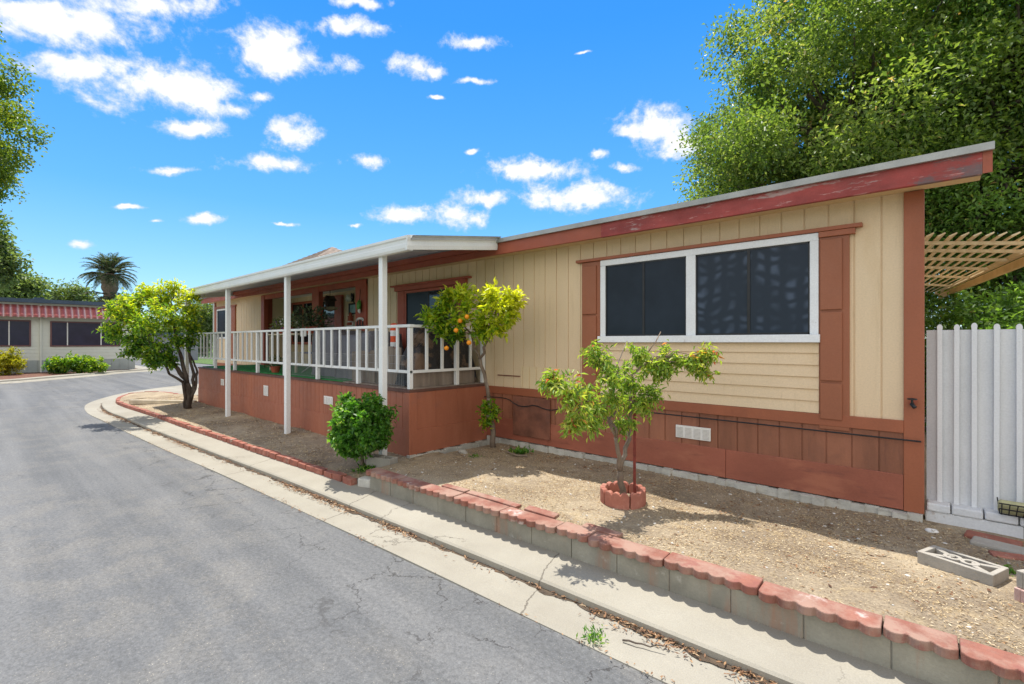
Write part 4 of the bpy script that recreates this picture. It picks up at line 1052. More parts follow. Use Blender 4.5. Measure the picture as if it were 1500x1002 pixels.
# orange tree against the wall
ct = thing('orange_tree', 'small orange tree with ripe fruit by the porch corner', 'tree', (-4.95, 5.12, .21))
mb = MB(); b0 = Vector((-4.95, 5.12, .2))
t1 = branch(mb, b0, at(716, 583, 7.0), .045, .032, 0, 6, .03, 9)
t2 = branch(mb, t1[-1], at(703, 525, 6.95), .030, .024, 0, 5, .04, 8)
t3 = branch(mb, t2[-1], at(690, 488, 6.9), .020, .014, 0, 5, .05, 7)
t4 = branch(mb, t2[-1], at(720, 488, 6.6), .022, .014, 0, 5, .05, 7)
t5 = branch(mb, t3[-1], at(662, 470, 6.8), .013, .008, .05, 5, .05, 6)
anch = [t2[-1], t3[3], t3[-1], t4[3], t4[-1], t5[3], t5[-1]]
cl = [(640, 468, 6.75, 0.2), (628, 462, 6.75, 0.13), (655, 450, 6.8, 0.22), (645, 485, 6.75, 0.15), (655, 432, 6.8, 0.12), (676, 470, 6.62, 0.2), (688, 445, 6.62, 0.24), (705, 470, 6.5, 0.2), (710, 438, 6.5, 0.22), (728, 450, 6.4, 0.22), (742, 440, 6.4, 0.2), (752, 435, 6.4, 0.14), (745, 465, 6.4, 0.14), (700, 485, 6.5, 0.14), (665, 492, 6.75, 0.1), (730, 480, 6.4, 0.13), (722, 428, 6.4, 0.12), (675, 428, 6.62, 0.1)]
P, A, Rr = grow([(at(a, b2, d_), r) for a, b2, d_, r in cl], anch, 10, 19, .09, .04, mb, droop=-.1, rbase=.010, jitter=.025)
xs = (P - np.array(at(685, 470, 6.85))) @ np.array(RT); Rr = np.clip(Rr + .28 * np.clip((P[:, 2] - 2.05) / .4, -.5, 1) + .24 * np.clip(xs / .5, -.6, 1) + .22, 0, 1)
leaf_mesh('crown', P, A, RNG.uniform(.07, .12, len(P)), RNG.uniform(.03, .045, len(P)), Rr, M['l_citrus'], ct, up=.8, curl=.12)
P, A, Rr = grow([(at(716, 597, 7.0), .14), (at(712, 618, 7.02), .10), (at(722, 604, 7.0), .08)], [t1[2], t1[4]], 8, 12, .09, .04, mb, droop=-.1, rbase=.007)
leaf_mesh('sprout', P, A, RNG.uniform(.07, .11, len(P)), RNG.uniform(.03, .04, len(P)), np.clip(Rr + .12, 0, 1), M['l_citrus'], ct, up=.8)
mb.build('trunk', M['bark'], ct, smooth=True)
for k, (px, py, d_) in enumerate(((668, 484, 6.42), (654, 510, 6.55), (687, 502, 6.30), (674, 470, 6.45), (684, 464, 6.40), (648, 488, 6.8))):
    MB().blob(at(px, py, d_), .032, k, .03, 14).build('orange', M['fruit'], ct, smooth=True)

# multi stemmed tree at the far end of the porch
TB = Vector((-13.75, 3.50, .16))
mt_ = thing('corner_tree', 'multi stemmed tree with yellow green crown at the far porch corner', 'tree', TB)
mb = MB()
def stem(pxs, r0, r1):
    pts = [Vector(TB) + Vector((random.uniform(-.08, .08), random.uniform(-.05, .05), -.05))] + [at(a, b2, d_) for a, b2, d_ in pxs]
    out = []
    for i, (a, b2) in enumerate(zip(pts, pts[1:])):
        q0 = r0 + (r1 - r0) * i / (len(pts) - 1); q1 = r0 + (r1 - r0) * (i + 1) / (len(pts) - 1)
        out += branch(mb, a, b2, q0, q1, 0, 4, .03, 8)
    return out
s1_ = stem([(272, 555, 11.5), (255, 535, 11.3), (232, 515, 11.2), (215, 480, 11.2)], .062, .026)
s2_ = stem([(274, 560, 11.5), (266, 525, 11.4), (258, 495, 11.4), (250, 455, 11.4)], .058, .022)
s3_ = stem([(284, 565, 11.6), (279, 530, 11.6), (276, 500, 11.6), (275, 460, 11.6)], .045, .018)
s4_ = stem([(286, 570, 11.6), (289, 545, 11.7), (281, 525, 11.7), (272, 505, 11.6)], .036, .016)
s5_ = stem([(268, 560, 11.4), (248, 548, 11.2), (240, 530, 11.1), (222, 505, 11.1)], .036, .016)
anch = s1_[8:] + s2_[8:] + s3_[8:] + s5_[10:]
cl = [(172, 468, 11.0, .34), (160, 455, 11.0, .2), (160, 485, 11.0, .22), (180, 495, 11.0, .3), (195, 460, 11.0, .38), (205, 440, 11.1, .32), (200, 505, 11.0, .32), (222, 475, 11.0, .4), (225, 440, 11.2, .35), (240, 425, 11.3, .3), (255, 420, 11.4, .26), (262, 445, 11.4, .36), (245, 470, 11.2, .4), (270, 475, 11.4, .36), (280, 455, 11.6, .26), (235, 505, 11.0, .34), (215, 520, 11.0, .28), (258, 500, 11.3, .3), (275, 498, 11.5, .24), (282, 432, 11.7, .2), (212, 425, 11.2, .2), (190, 435, 11.1, .22), (285, 485, 11.6, .2), (225, 530, 11.0, .16), (242, 520, 11.1, .2), (250, 530, 11.2, .14),
      (180, 450, 10.6, .3), (205, 480, 10.5, .34), (230, 455, 10.7, .34), (200, 470, 11.5, .34), (235, 450, 11.8, .36), (188, 515, 10.9, .2)]
P, A, Rr = grow([(at(a, b2, d_), r) for a, b2, d_, r in cl], anch, 14, 16, .09, .04, mb, droop=.15, rbase=.014, jitter=.04)
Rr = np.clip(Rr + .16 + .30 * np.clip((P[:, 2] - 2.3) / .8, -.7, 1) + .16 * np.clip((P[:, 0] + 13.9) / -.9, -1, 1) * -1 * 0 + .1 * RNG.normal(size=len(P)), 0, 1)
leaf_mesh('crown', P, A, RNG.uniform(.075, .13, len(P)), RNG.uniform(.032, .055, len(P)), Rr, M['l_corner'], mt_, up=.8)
mb.build('trunk', M['barkdark'], mt_, smooth=True)

# clipped shrub before the near porch post
SB = Vector((-5.66, 3.42, .18))
sh = thing('round_shrub', 'round bright green shrub in front of the nearest porch post', 'shrub', SB)
mb = MB(); tt = branch(mb, SB - Vector((0, 0, .05)), SB + Vector((-.08, 0, .35)), .028, .02, 0, 4, .03, 7)
cc = at(531, 622, 6.15); cl = []
for d_ in unit(38):
    cl.append((cc + Vector((d_[0] * .33, d_[1] * .30, d_[2] * .27)), .13 + .05 * random.random()))
cl += [(cc + Vector((a_, b_, c_)), .17) for a_, b_, c_ in ((0, -.15, .24), (.08, -.2, .2), (-.1, -.1, .25), (.12, .0, .24), (.25, -.2, .05), (-.28, -.1, .0), (.0, -.28, .0), (.05, -.25, -.2), (.3, -.1, -.15))]
for d_ in unit(16):
    cl.append((cc + Vector((d_[0] * .46, d_[1] * .36, d_[2] * .36)), .055))
cl += [(cc + Vector((.1, -.1, -.1)), .2), (cc, .22), (cc + Vector((-.1, .1, .05)), .2), (cc + Vector((-.06, -.2, -.3)), .09)]
P, A, Rr = grow(cl, [tt[-1], cc - Vector((0, 0, .12))], 11, 22, .06, .035, mb, droop=.1, rbase=.008, jitter=.02)
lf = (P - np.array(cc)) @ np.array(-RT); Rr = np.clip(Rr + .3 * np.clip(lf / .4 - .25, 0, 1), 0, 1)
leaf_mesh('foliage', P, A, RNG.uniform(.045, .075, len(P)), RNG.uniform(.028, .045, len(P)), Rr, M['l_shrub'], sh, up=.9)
mb.build('stem', M['bark'], sh, smooth=True)

# large crowns
def big_tree(name, label, base, crown, rad, nclump, nleaf, L, W, lmat, trunk_r, seed, group=None, cr=(.55, 1.0), inner=.35, cat='tree', shell=.22, tonespread=.5, extra=()):
    rs = np.random.default_rng(seed); random.seed(seed)
    t_ = thing(name, label, cat, base, group); mb = MB()
    base = Vector(base); crown = Vector(crown); rad = np.array(rad)
    mid = base.lerp(crown, .62)
    tr_ = branch(mb, base - Vector((0, 0, .1)), mid, trunk_r, trunk_r * .6, 0, 6, .03, 10)
    d = rs.normal(size=(nclump, 3)); d /= np.linalg.norm(d, axis=1, keepdims=True)
    k = np.where(rs.random(nclump) < inner, rs.uniform(.35, .75, nclump), rs.uniform(.82, 1.06, nclump))
    lump = 1 + .13 * np.sin(d[:, 0] * 4 + seed) + .10 * np.sin(d[:, 2] * 5 + seed * 2 + d[:, 1] * 4)
    C = np.array(crown) + d * rad * (k * lump)[:, None]
    C = np.concatenate([C] + [np.array([e_]) for e_ in extra]) if len(extra) else C
    Ps, As, Rs = [], [], []
    for i, c in enumerate(C):
        r = rs.uniform(*cr); n = int(nleaf * r * r / (cr[1] ** 2) * rs.uniform(.7, 1.2)); tone = rs.normal(0, .5)
        if i % 3 == 0: branch(mb, mid.lerp(Vector(crown), rs.uniform(0, .6)), c, trunk_r * .28, .012, .05, 5, .06, 5)
        ns = max(5, int(n / 26)); sd = rs.normal(size=(ns, 3)); sd /= np.linalg.norm(sd, axis=1, keepdims=True)
        sc_ = c + sd * r * rs.uniform(.35, 1.0, (ns, 1)) * np.array([1, 1, .8])
        idx = rs.integers(0, ns, n)
        P = sc_[idx] + rs.normal(size=(n, 3)) * r * shell
        Ps.append(P); As.append(sd[idx] * .7 + rs.normal(size=(n, 3)) * .7 + np.array([0, 0, -.1]))
        Rs.append(np.clip(rs.normal(.45 + tonespread * .3 * tone, .17, n), 0, 1))
    P, A, Rr = np.concatenate(Ps), np.concatenate(As), np.concatenate(Rs)
    leaf_mesh('crown', P, A, rs.uniform(L * .75, L * 1.25, len(P)), rs.uniform(W * .75, W * 1.25, len(P)), Rr, lmat, t_, up=.7)
    mb.build('trunk', M['barkdark'], t_, smooth=True)
    return t_
big_tree('oak_tree', 'tall broad tree with olive and bronze leaves behind the house roof', (-2.2, 17.2, .1), (-1.5, 17.0, 7.5), (4.4, 4.0, 4.5), 440, 760, .125, .06, M['l_oak'], .38, 3, cr=(.5, 1.0), extra=[(-5.8, 16.6, 7.6), (-6.0, 16.4, 8.3), (-5.4, 16.2, 5.2), (-5.3, 16.0, 6.0), (-5.6, 16.2, 7.0), (-5.0, 15.9, 8.4), (-5.2, 16.0, 9.2), (-4.9, 15.8, 6.6), (-4.8, 15.9, 5.4), (-5.9, 16.6, 6.6), (-5.9, 16.8, 8.8), (-6.0, 16.5, 5.6), (-5.6, 16.5, 4.6)], tonespread=.8)
big_tree('fern_leaf_tree', 'deep green dense tree behind the lattice and the white fence', (2.6, 17.6, .1), (2.4, 17.4, 7.2), (4.6, 3.4, 6.4), 420, 980, .115, .05, M['l_dark'], .34, 9, cr=(.5, .95), tonespread=.9)
# hedge line behind the fence
big_tree('tall_hedge', 'dark green hedge filling the gap between fence and lattice', (1.9, 11.6, .1), (2.3, 11.7, 1.6), (2.9, .9, .95), 90, 420, .11, .055, M['l_dark'], .12, 21, cr=(.4, .7), cat='hedge', extra=[(-.35 + .1 * q, 11.9 + .2 * (q % 3), .5 + .35 * q) for q in range(5)] + [(.2, 11.6, .6), (.6, 11.5, .5), (-.1, 12.2, 1.0)])

# street tree leaning in on the far side of the road, mostly outside the frame
st = at(-112, 190, 22)
big_tree('maple_tree', 'tall yellowing tree reaching in above the red striped awning', (-33.2, -1.5, .1), (st.x, st.y, st.z), (3.1, 3.1, 5.4), 170, 560, .15, .11, M['l_maple'], .3, 5, cr=(.5, .9), inner=.2, shell=.3)
for k, (px, py, d_, r, h_, lab) in enumerate(((26, 430, 52, 2.1, 1.6, 'rounded pale green tree behind the blue grey roof'), (98, 440, 60, 2.2, 1.6, 'small hazy tree between the round tree and the palm'), (300, 470, 62, 3.2, 2.6, 'pale distant tree seen past the end of the porch'), (-14, 378, 40, .9, 2.8, 'dark tree rising behind the neighbouring home'),
                                       (235, 500, 58, 3.4, 2.0, 'low bushy tree beyond the side lane'), (270, 492, 70, 3.6, 2.6, 'distant tree standing behind the low grey building'), (330, 478, 75, 5, 3.5, 'wide far tree half hidden by the porch'))):
    c = at(px, py, d_)
    big_tree('distant_tree', lab, (c.x, c.y, 0), c, (r, r, h_), 60, 200, .34, .2, M['l_far'], .25, 30 + k, 'trees in the distance', cr=(.6, 1.3), shell=.3)

# palm
pc_ = at(161, 404, 44)
pm_ = thing('palm_tree', 'stout palm tree with feathery fronds behind the neighbouring home', 'palm', (pc_.x, pc_.y, 0))
tk = MB(); tk.tube([(pc_.x, pc_.y, z) for z in np.linspace(0, pc_.z + .15, 40)], [.45 + .05 * (i % 2) + (.16 if i > 31 else 0) for i in range(40)], 12); tk.build('trunk', M['bark'], pm_)
Ps, As, Ls, mb = [], [], [], MB()
def fronds(n, z0, elo, ehi, LL):
    for k in range(n):
        az = 2.399 * k + random.uniform(-.2, .2); el = R(random.uniform(elo, ehi)); p = Vector((pc_.x, pc_.y, z0)); L = LL * random.uniform(.85, 1.1); pts = [p.copy()]
        for i in range(12):
            el_ = el - .045 * i - .005 * i * i; dd = Vector((math.cos(az) * math.cos(el_), math.sin(az) * math.cos(el_), math.sin(el_))); p = p + dd * (L / 12); pts.append(p.copy())
            if i > 0:
                sd_ = dd.cross(Vector((0, 0, 1))).normalized()
                for q in (-1, 1):
                    for h_ in (0., .5):
                        Ps.append(p - dd * h_ * L / 12); As.append(sd_ * q + dd * .8 + Vector((0, 0, .15))); Ls.append(L * .22 * math.sin(math.pi * min(.97, (i + 1.2) / 13)))
        mb.tube(pts, [.035 * (1 - i / 14) for i in range(13)], 4)
fronds(84, pc_.z + .1, -25, 88, 2.35); fronds(30, pc_.z - 1.9, -30, 30, 2.15)
fr = mb.build('frond_rib', M['bark'], pm_)
leaf_mesh('crown', np.array(Ps), np.array(As), np.array(Ls), .055, RNG.random(len(Ps)), M['l_palm'], pm_, up=.5, fold=.1)

# ------------------------------------------------------------------ neighbouring home
NX = -37.5
nh = thing('neighbour_home', 'pale grey home with red striped awning across the street', 'house', (-42, 0, 0))
w = MB(); z = .77
while z < 3.95:
    z2 = z + .2; w.prism([(NX + .02, -12, z), (NX - .1, -12, z), (NX - .1, -12, z2), (NX, -12, z2)], (0, 18.74, 0)); z = z2
w.box(-48, NX - .05, -12, 6.72, .1, 4.0)
w.build('wall', M['neighbour'], nh)
s = MB(); y = -12
while y < 6.7:
    s.box(NX - .05, NX + .012, y, min(y + .40, 6.74) - .015, 0, .765); y += .40
s.box(NX - .08, NX - .02, -12, 6.74, 0, .77); s.build('skirting', M['neighbourskirt'], nh)
q = MB().box(-48.3, NX + .35, -12.3, 7.0, 3.95, 4.16); q.box(-41, NX - .5, 2.3, 2.7, 4.16, 4.3); q.build('roof', M['blueroof'], nh)
def stripe_mat():
    m, g, b = newmat('red_white_awning_stripes'); sp = g.n('ShaderNodeSeparateXYZ'); g.L.new(g.pos(), sp.inputs[0])
    fr_ = g.math('FRACT', g.math('DIVIDE', sp.outputs[1], .27))
    c_ = g.mix(g.step(g.math('ABSOLUTE', g.math('SUBTRACT', fr_, .5)), .24, .30), (.36, .075, .065), (.50, .22, .20))
    c_ = g.mix(g.step(g.math('ABSOLUTE', g.math('SUBTRACT', fr_, .5)), .44, .47), c_, (.70, .56, .53)); g.put(b.inputs['Base Color'], c_); b.inputs['Roughness'].default_value = .45
    return m
aw = MB(); ny = 240
for i in range(ny + 1):
    y = -8 + 14.6 * i / ny; bul = .035 * abs(math.sin(math.pi * y / .27))
    aw.v += [(NX + .03, y, 3.84), (NX + .36 + bul, y, 3.62 + bul), (NX + .58 + bul, y, 3.28), (NX + .60 + bul, y, 3.12 + .05 * abs(math.sin(math.pi * y / .27)))]
aw.f = [(i * 4 + j, i * 4 + j + 1, i * 4 + j + 5, i * 4 + j + 4) for i in range(ny) for j in range(3)]
aw.build('awning', stripe_mat(), nh)
def nwin(y0, y1, z0, z1, mull):
    f = MB(); e_ = .07
    f.box(NX + .0, NX + .07, y0, y1, z1 - e_, z1); f.box(NX, NX + .07, y0, y1, z0, z0 + e_); f.box(NX, NX + .07, y0, y0 + e_, z0 + e_, z1 - e_); f.box(NX, NX + .07, y1 - e_, y1, z0 + e_, z1 - e_)
    o = f.build('window', surf('dull_maroon_frame', (.16, .07, .07), .1, 3), nh)
    MB().box(NX + .0, NX + .045, y0 + e_, y1 - e_, z0 + e_, z1 - e_).build('pane', M['purpleglass'], o)
    q = MB()
    for yy in mull: q.box(NX + .045, NX + .075, yy - .025, yy + .025, z0 + e_, z1 - e_)
    q.build('mullion', M['whitepl'], o)
nwin(-.9, 2.14, 1.55, 2.99, [1.3]); nwin(2.9, 6.0, 1.53, 2.97, [3.62, 5.1])
MB().box(NX + .02, NX + .09, 2.48, 2.56, .1, 3.9).build('downspout', M['neighbour'], nh)
def bush(name, label, c, rad, ncl, nl, L, W, mat, seed, group=None):
    return big_tree(name, label, (c[0], c[1], .08), c, rad, ncl, nl, L, W, mat, .04, seed, group, cr=(.16, .3), inner=.4, cat='shrub')
c = at(8, 530, 24.5); bush('golden_shrub', 'rounded golden yellow shrub before the neighbouring skirting', c, (.62, .62, .55), 70, 150, .10, .06, M['l_yellow'], 51)
c = at(112, 532, 26.3); bush('leafy_shrub', 'spreading yellow green shrub under the neighbouring picture window', (c.x + .5, c.y, .6), (.55, .95, .32), 60, 110, .14, .08, M['l_corner'], 52)
c = at(88, 541, 26.0); bush('leafy_shrub', 'small dark leafy shrub beside the spreading yellow green one', (c.x, c.y, .4), (.4, .5, .3), 24, 90, .13, .08, M['l_shrub'], 53)
# low grey building past the lane, and the tall hip roof behind the porch
c = at(262, 520, 46)
gb = thing('grey_outbuilding', 'low grey mauve outbuilding glimpsed between the tree stems', 'shed', (c.x, c.y, 0))
MB().box(c.x - 4, c.x, c.y - 1.2, c.y + 1.6, 0, 2.5).build('wall', M['greywall'], gb); MB().box(c.x - 4.3, c.x + .3, c.y - 1.5, c.y + 1.9, 2.5, 2.66).build('roof', M['blueroof'], gb)
ap = at(487, 362, 30)
hr = thing('hip_roof_building', 'taller building whose tiled hip roof peeks above the porch cover', 'building', (ap.x, ap.y, 0))
half = 5.6; zr = ap.z - half * .56
MB().box(ap.x - half + .5, ap.x + half - .5, ap.y - half + .5, ap.y + half - .5, 0, zr).build('wall', M['neighbour'], hr)
q = MB(); rows = 26
for k in range(rows):
    a0, a1 = half * (1 - k / rows), half * (1 - (k + 1) / rows) + .02
    z0_, z1_ = zr + (half - a0) * .56, zr + (half - a1 + .02) * .56
    q.add([(ap.x + sx * a, ap.y + sy * a, zz) for a, zz in ((a0, z0_ + .04), (max(a1, .05), z1_)) for sx, sy in ((-1, -1), (1, -1), (1, 1), (-1, 1))], [(0, 1, 5, 4), (1, 2, 6, 5), (2, 3, 7, 6), (3, 0, 4, 7)])
    q.add([(ap.x + sx * a0, ap.y + sy * a0, zz) for zz in (z0_, z0_ + .04) for sx, sy in ((-1, -1), (1, -1), (1, 1), (-1, 1))], [(0, 1, 5, 4), (1, 2, 6, 5), (2, 3, 7, 6), (3, 0, 4, 7)])
q.build('roof', M['tile'], hr)
# boundary fence far down the lane
ff = thing('lane_fence', 'low dark rail fence beyond the lane and lawn', 'fence', (-58, 14, 0))
q = MB()
for k in range(14): q.box(-62 + 0, -61.9, 9 + k * 1.6, 9.1 + k * 1.6, 0, 1.2)
for z in (.5, 1.1): q.box(-61.97, -61.93, 9, 31, z, z + .1)
q.build('rail', M['wood'], ff)

# ------------------------------------------------------------------ litter
random.seed(99); RNG = np.random.default_rng(77)
def scatter(name, n, xr, yf, L, W, mat, zf, dens=None, flat=.12):
    X = RNG.uniform(*xr, n); V = RNG.random(n); Y = np.array([yf(x, v) for x, v in zip(X, V)])
    if dens is not None:
        k = np.array([random.random() < dens(x, y) for x, y in zip(X, Y)]); X, Y = X[k], Y[k]
    Z = np.array([zf(x, y) for x, y in zip(X, Y)]); n = len(X)
    A = RNG.normal(size=(n, 3)); A[:, 2] *= flat
    P = np.stack([X, Y, Z + RNG.uniform(.001, .008, n)], 1)
    o = leaf_mesh(name, P, A, RNG.uniform(*L, n), RNG.uniform(*W, n), RNG.random(n), mat, None, up=2.5, fold=.1, curl=.02)
    return tag(o, kind='stuff')
patchy = lambda x, y: .25 + .75 * (math.sin(2.3 * x + 1.7 * y) * math.sin(3.7 * y - 1.1 * x + 1) > -.25)
scatter('straw_litter', 60000, (-5.0, 2.6), lambda x, v: wall_y(x) + .12 + (5.42 - wall_y(x) - .12) * v, (.007, .032), (.0025, .007), M['straw'], lambda x, y: soil_z(max(x, -5.04), y), patchy)
scatter('dead_leaf_litter', 2600, (-5.0, 2.0), lambda x, v: 5.42 - (2.1 if random.random() < .4 else 1.1) * v * v, (.02, .06), (.008, .02), M['deadleaf'], lambda x, y: soil_z(max(x, -5.04), y), lambda x, y: .12 + .88 * (math.sin(4.1 * x + 2.2 * y) * math.sin(2.7 * y - 3.3 * x) > .25))
scatter('leaf_drifts', 3500, (-5.0, 2.4), lambda x, v: wall_y(x) + .2 + 2.0 * v, (.012, .045), (.005, .015), M['deadleaf'], lambda x, y: soil_z(max(x, -5.04), y), lambda x, y: .04 + .96 * (math.sin(5.3 * x - 1.9 * y) * math.sin(3.9 * y + 2.6 * x + 1) > .45))
scatter('bed_litter', 9000, (-17.3, -5.15), lambda x, v: brick_y(max(x, -17.3)) + .06 + (3.96 - brick_y(max(x, -17.3))) * v, (.015, .06), (.005, .018), M['straw'], lambda x, y: soil_z(min(x, -5.06), y), patchy)
KP = [(p.x, p.y) for p in KERB if -20 < p.x < 4][::-1]
kx = np.array([q[0] for q in KP]); ky = np.array([q[1] for q in KP])
clump = lambda x, y: .15 + .85 * (math.sin(3.1 * x) + math.sin(1.3 * x + 2) + .6 * math.sin(7.7 * x) > .1)
scatter('gutter_leaves', 9000, (-17, 3), lambda x, v: float(np.interp(x, kx, ky)) - .008 - .12 * v ** 3.2, (.012, .05), (.005, .015), M['deadleaf'], lambda x, y: .008 + random.random() * .012, clump, .2)
scatter('asphalt_edge_litter', 900, (-14, 3), lambda x, v: float(np.interp(x, kx, ky)) - .36 - .06 * (v - .4), (.01, .035), (.004, .012), M['deadleaf'], lambda x, y: .014, clump)
pb_ = MB(); rr = random.Random(5)
for i in range(420):
    x = rr.uniform(-5, 2.2); y = rr.uniform(wall_y(x) + .15, 5.4); r = rr.choice((.004, .006, .006, .008, .012))
    pb_.blob((x, y, soil_z(max(x, -5.04), y) + r * .3), (r * rr.uniform(.8, 1.5), r, r * .6), i, .25, 6)
dirt_shade_path = [(p.x, p.y) for p in KERB]
gp = MB()  # dark strip: gutter dirt plus painted shade along the kerb foot
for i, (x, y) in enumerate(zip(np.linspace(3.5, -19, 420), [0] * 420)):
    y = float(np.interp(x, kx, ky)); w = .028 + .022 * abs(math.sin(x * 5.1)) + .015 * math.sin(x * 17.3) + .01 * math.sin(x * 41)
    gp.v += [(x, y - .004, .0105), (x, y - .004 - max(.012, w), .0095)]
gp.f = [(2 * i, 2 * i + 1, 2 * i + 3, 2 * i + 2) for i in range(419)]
tag(gp.build('gutter_dirt_shade', surf('gutter_dirt_and_shade', (.10, .07, .045), .4, 14, rough=.95, bump=(.9, 60, .02))), kind='stuff')
tag(pb_.build('pebbles', M['stone']), kind='stuff')
# twig and weeds
tg = MB(); branch(tg, at(912, 947, 2.86), at(973, 956, 2.76), .006, .003, 0, 6, .03, 6)
tg.v = [(x, y, .022 + .006 * math.sin(40 * x)) for x, y, z in tg.v] if False else [(x, y, z - min(v[2] for v in tg.v) + .012) for x, y, z in tg.v]
single(tg, 'twig', M['barkdark'], 'thin dry twig lying on the concrete gutter', 'twig', tuple(tg.v[0]))
def weed(c, n, L, label):
    t_ = thing('weed_tuft', label, 'weed', c, 'weeds')
    A = RNG.normal(size=(n, 3)); A[:, 2] = np.abs(A[:, 2]) * .9 + .3
    P = np.array(c) + RNG.normal(size=(n, 3)) * np.array([L, L, .1 * L]) * .8
    leaf_mesh('leaves', P, A, RNG.uniform(L * .5, L * 1.1, n), L * .22, RNG.random(n), M['l_shrub'], t_)
weed((-1.55, 2.48, .02), 60, .05, 'small weed sprouting where gutter and asphalt meet')
weed((-4.45, 5.15, .23), 160, .09, 'patch of bright weeds near the orange tree base')
weed((-4.75, 4.55, .23), 40, .05, 'tiny weed tuft in the shaded soil near the porch side')
weed((-5.45, 3.35, .16), 160, .09, 'green ground weeds under the round shrub')
weed((.34, 4.62, .24), 60, .06, 'pale weed growing beside the stacked breeze blocks')
single(MB().blob((-4.98, 4.55, .25), (.07, .06, .045), 4, .25, 10), 'grey_stone', M['breeze'], 'fist sized grey stone on the soil beside the porch', 'stone', (-4.98, 4.55, .22))
hs = MB(); hs.tube([(-4.75, 5.3, .24), (-4.6, 5.15, .235), (-4.55, 5.0, .245), (-4.35, 4.95, .24), (-4.2, 5.02, .24)], .012, 8)
single(hs, 'surface_root', M['bark'], 'bare pale root snaking from the orange tree base', 'root', (-4.5, 5.1, .22))

# ------------------------------------------------------------------ sun and sky
SUN_TO = Vector((-.277, .188, 1)).normalized()
el = math.asin(SUN_TO.z); az = math.atan2(SUN_TO.x, SUN_TO.y)
sl_ = bpy.data.lights.new('sun', 'SUN'); sl_.energy = 3.9; sl_.angle = R(.55); sl_.color = (1, .955, .88)
so = bpy.data.objects.new('sun', sl_); COL.objects.link(so); so.rotation_euler = SUN_TO.to_track_quat('Z', 'Y').to_euler(); so.location = (0, 0, 40)
W_ = bpy.data.worlds.new('World'); sc.world = W_; W_.use_nodes = True
g = Gr(W_.node_tree); bg = g.N['Background']
sky = g.n('ShaderNodeTexSky', sky_type='NISHITA'); sky.sun_disc = False; sky.sun_elevation = el; sky.sun_rotation = az; sky.air_density = 1.0; sky.dust_density = .1; sky.ozone_density = 2.5
hs_ = g.n('ShaderNodeHueSaturation'); hs_.inputs['Saturation'].default_value = 1.3; hs_.inputs['Value'].default_value = 1.0; hs_.inputs['Hue'].default_value = .5
g.L.new(sky.outputs[0], hs_.inputs['Color'])
dirv = g.n('ShaderNodeTexCoord').outputs['Generated']
warp = g.vm('MULTIPLY', g.vm('SUBTRACT', g.noise(dirv, 9, 5, .6, out='Color'), (.5, .5, .5)), (.05, .05, .04))
dw = g.vm('ADD', dirv, warp)
CL = [(120, 32, 250, 90), (235, 10, 180, 40), (60, 20, 160, 50), (105, 100, 170, 46), (215, 125, 190, 74), (285, 140, 140, 60), (385, 72, 110, 72), (430, 95, 140, 40), (505, 38, 120, 28), (530, 2, 95, 14), (285, 188, 110, 28), (420, 195, 84, 42), (385, 238, 120, 22), (245, 250, 90, 12), (535, 238, 50, 26), (612, 97, 66, 32), (640, 104, 40, 16), (698, 62, 70, 24), (298, 321, 50, 16), (118, 361, 42, 12), (192, 304, 50, 7),
      (965, 188, 120, 60), (995, 205, 80, 50), (920, 195, 60, 26), (588, 315, 80, 26), (668, 315, 100, 36), (705, 290, 85, 24), (785, 250, 140, 32), (840, 290, 180, 44), (870, 228, 30, 16), (908, 246, 40, 14), (695, 118, 42, 10), (690, 221, 20, 8), (412, 331, 34, 5), (640, 143, 22, 6), (850, 76, 24, 5), (380, 145, 36, 20), (230, 323, 26, 7), (520, 330, 24, 5), (345, 160, 60, 22)]
fld = None
for px, py, w_, h_ in CL:
    u0 = (at(px, py, 1) - Vector((0, 0, CAMZ))).normalized()
    ux = (at(px + w_ / 2, py, 1) - Vector((0, 0, CAMZ))).normalized() - u0; uy = (at(px, py - h_ / 2, 1) - Vector((0, 0, CAMZ))).normalized() - u0
    a_, b_ = ux.length, uy.length; ex = ux.normalized(); ez = u0; ey = ez.cross(ex).normalized(); ex = ey.cross(ez)
    mp = g.n('ShaderNodeMapping', vector_type='TEXTURE')
    mp.inputs['Location'].default_value = u0; mp.inputs['Rotation'].default_value = Matrix((ex, ey, ez)).transposed().to_euler('XYZ'); mp.inputs['Scale'].default_value = (a_ * 1.3, b_ * 1.4, .6)
    g.L.new(dw, mp.inputs['Vector'])
    v_ = g.math('SUBTRACT', 1., g.vm('LENGTH', mp.outputs[0], out=1))
    fld = v_ if fld is None else g.math('SMOOTH_MAX', fld, v_, .12)
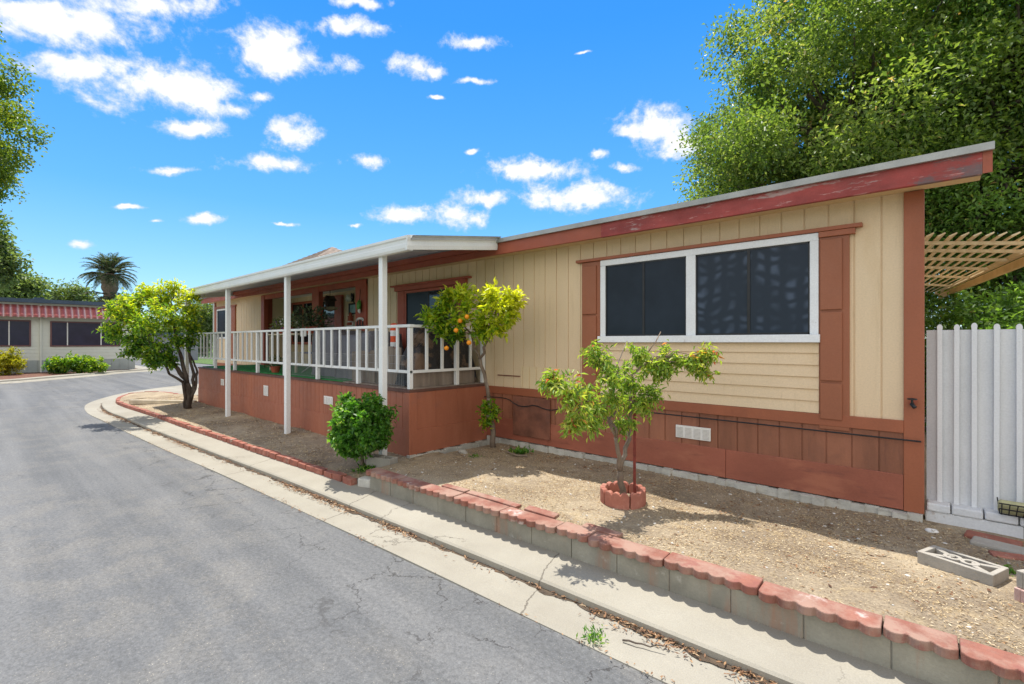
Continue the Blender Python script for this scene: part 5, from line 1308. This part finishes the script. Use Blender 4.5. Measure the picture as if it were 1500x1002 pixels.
n1 = g.noise(g.vm('MULTIPLY', dirv, (1, 1, 1.5)), 14, 10, .64, .25); n2 = g.noise(dirv, 48, 8, .66)
f_ = g.math('ADD', g.math('MAXIMUM', fld, -1.), g.math('ADD', g.math('MULTIPLY', g.math('SUBTRACT', n1, .53), 2.3), g.math('MULTIPLY', g.math('SUBTRACT', n2, .5), 1.1)))
cloud = g.math('POWER', g.step(f_, -.02, .8), .9)
# bright unseen cloud added behind the camera to fill the shaded house front
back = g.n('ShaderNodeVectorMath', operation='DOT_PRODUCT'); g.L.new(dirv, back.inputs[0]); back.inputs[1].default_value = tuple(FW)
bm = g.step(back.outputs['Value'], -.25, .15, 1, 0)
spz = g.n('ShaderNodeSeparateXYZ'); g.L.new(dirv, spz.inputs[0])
fill_cloud = g.math('MULTIPLY', g.step(g.noise(dirv, 3.2, 8, .6), .30, .46), g.math('MULTIPLY', bm, g.step(spz.outputs[2], .0, .15)))
cloud = g.math('MAXIMUM', cloud, fill_cloud)
ccol = g.ramp(g.step(f_, .1, 1.0), [(0, (.68, .76, .93)), (.3, (.86, .89, .96)), (.6, (.97, .98, 1.0)), (1, (1, 1, 1))])
SKY = .15
cl_ = g.mix(fill_cloud, g.vm('MULTIPLY', ccol, (4.4, 4.4, 4.4)), (5.7, 5.6, 5.5))
blue = g.ramp(spz.outputs[2], [(0, (.66, .95, 1.0)), (.06, (.34, .70, 1.0)), (.25, (.11, .47, 1.0)), (.55, (.022, .31, .95)), (1, (.015, .18, .72))])
skyc = g.mix(.72, hs_.outputs[0], g.vm('MULTIPLY', blue, (4.0, 4.0, 4.0)))
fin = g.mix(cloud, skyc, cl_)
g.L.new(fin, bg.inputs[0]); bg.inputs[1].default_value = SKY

sc.view_settings.view_transform = 'Standard'; sc.view_settings.look = 'None'; sc.view_settings.exposure = .74; sc.view_settings.gamma = 1
sc.cycles.max_bounces = 8; sc.cycles.diffuse_bounces = 4; sc.cycles.transparent_max_bounces = 8
sc.cycles.use_denoising = True
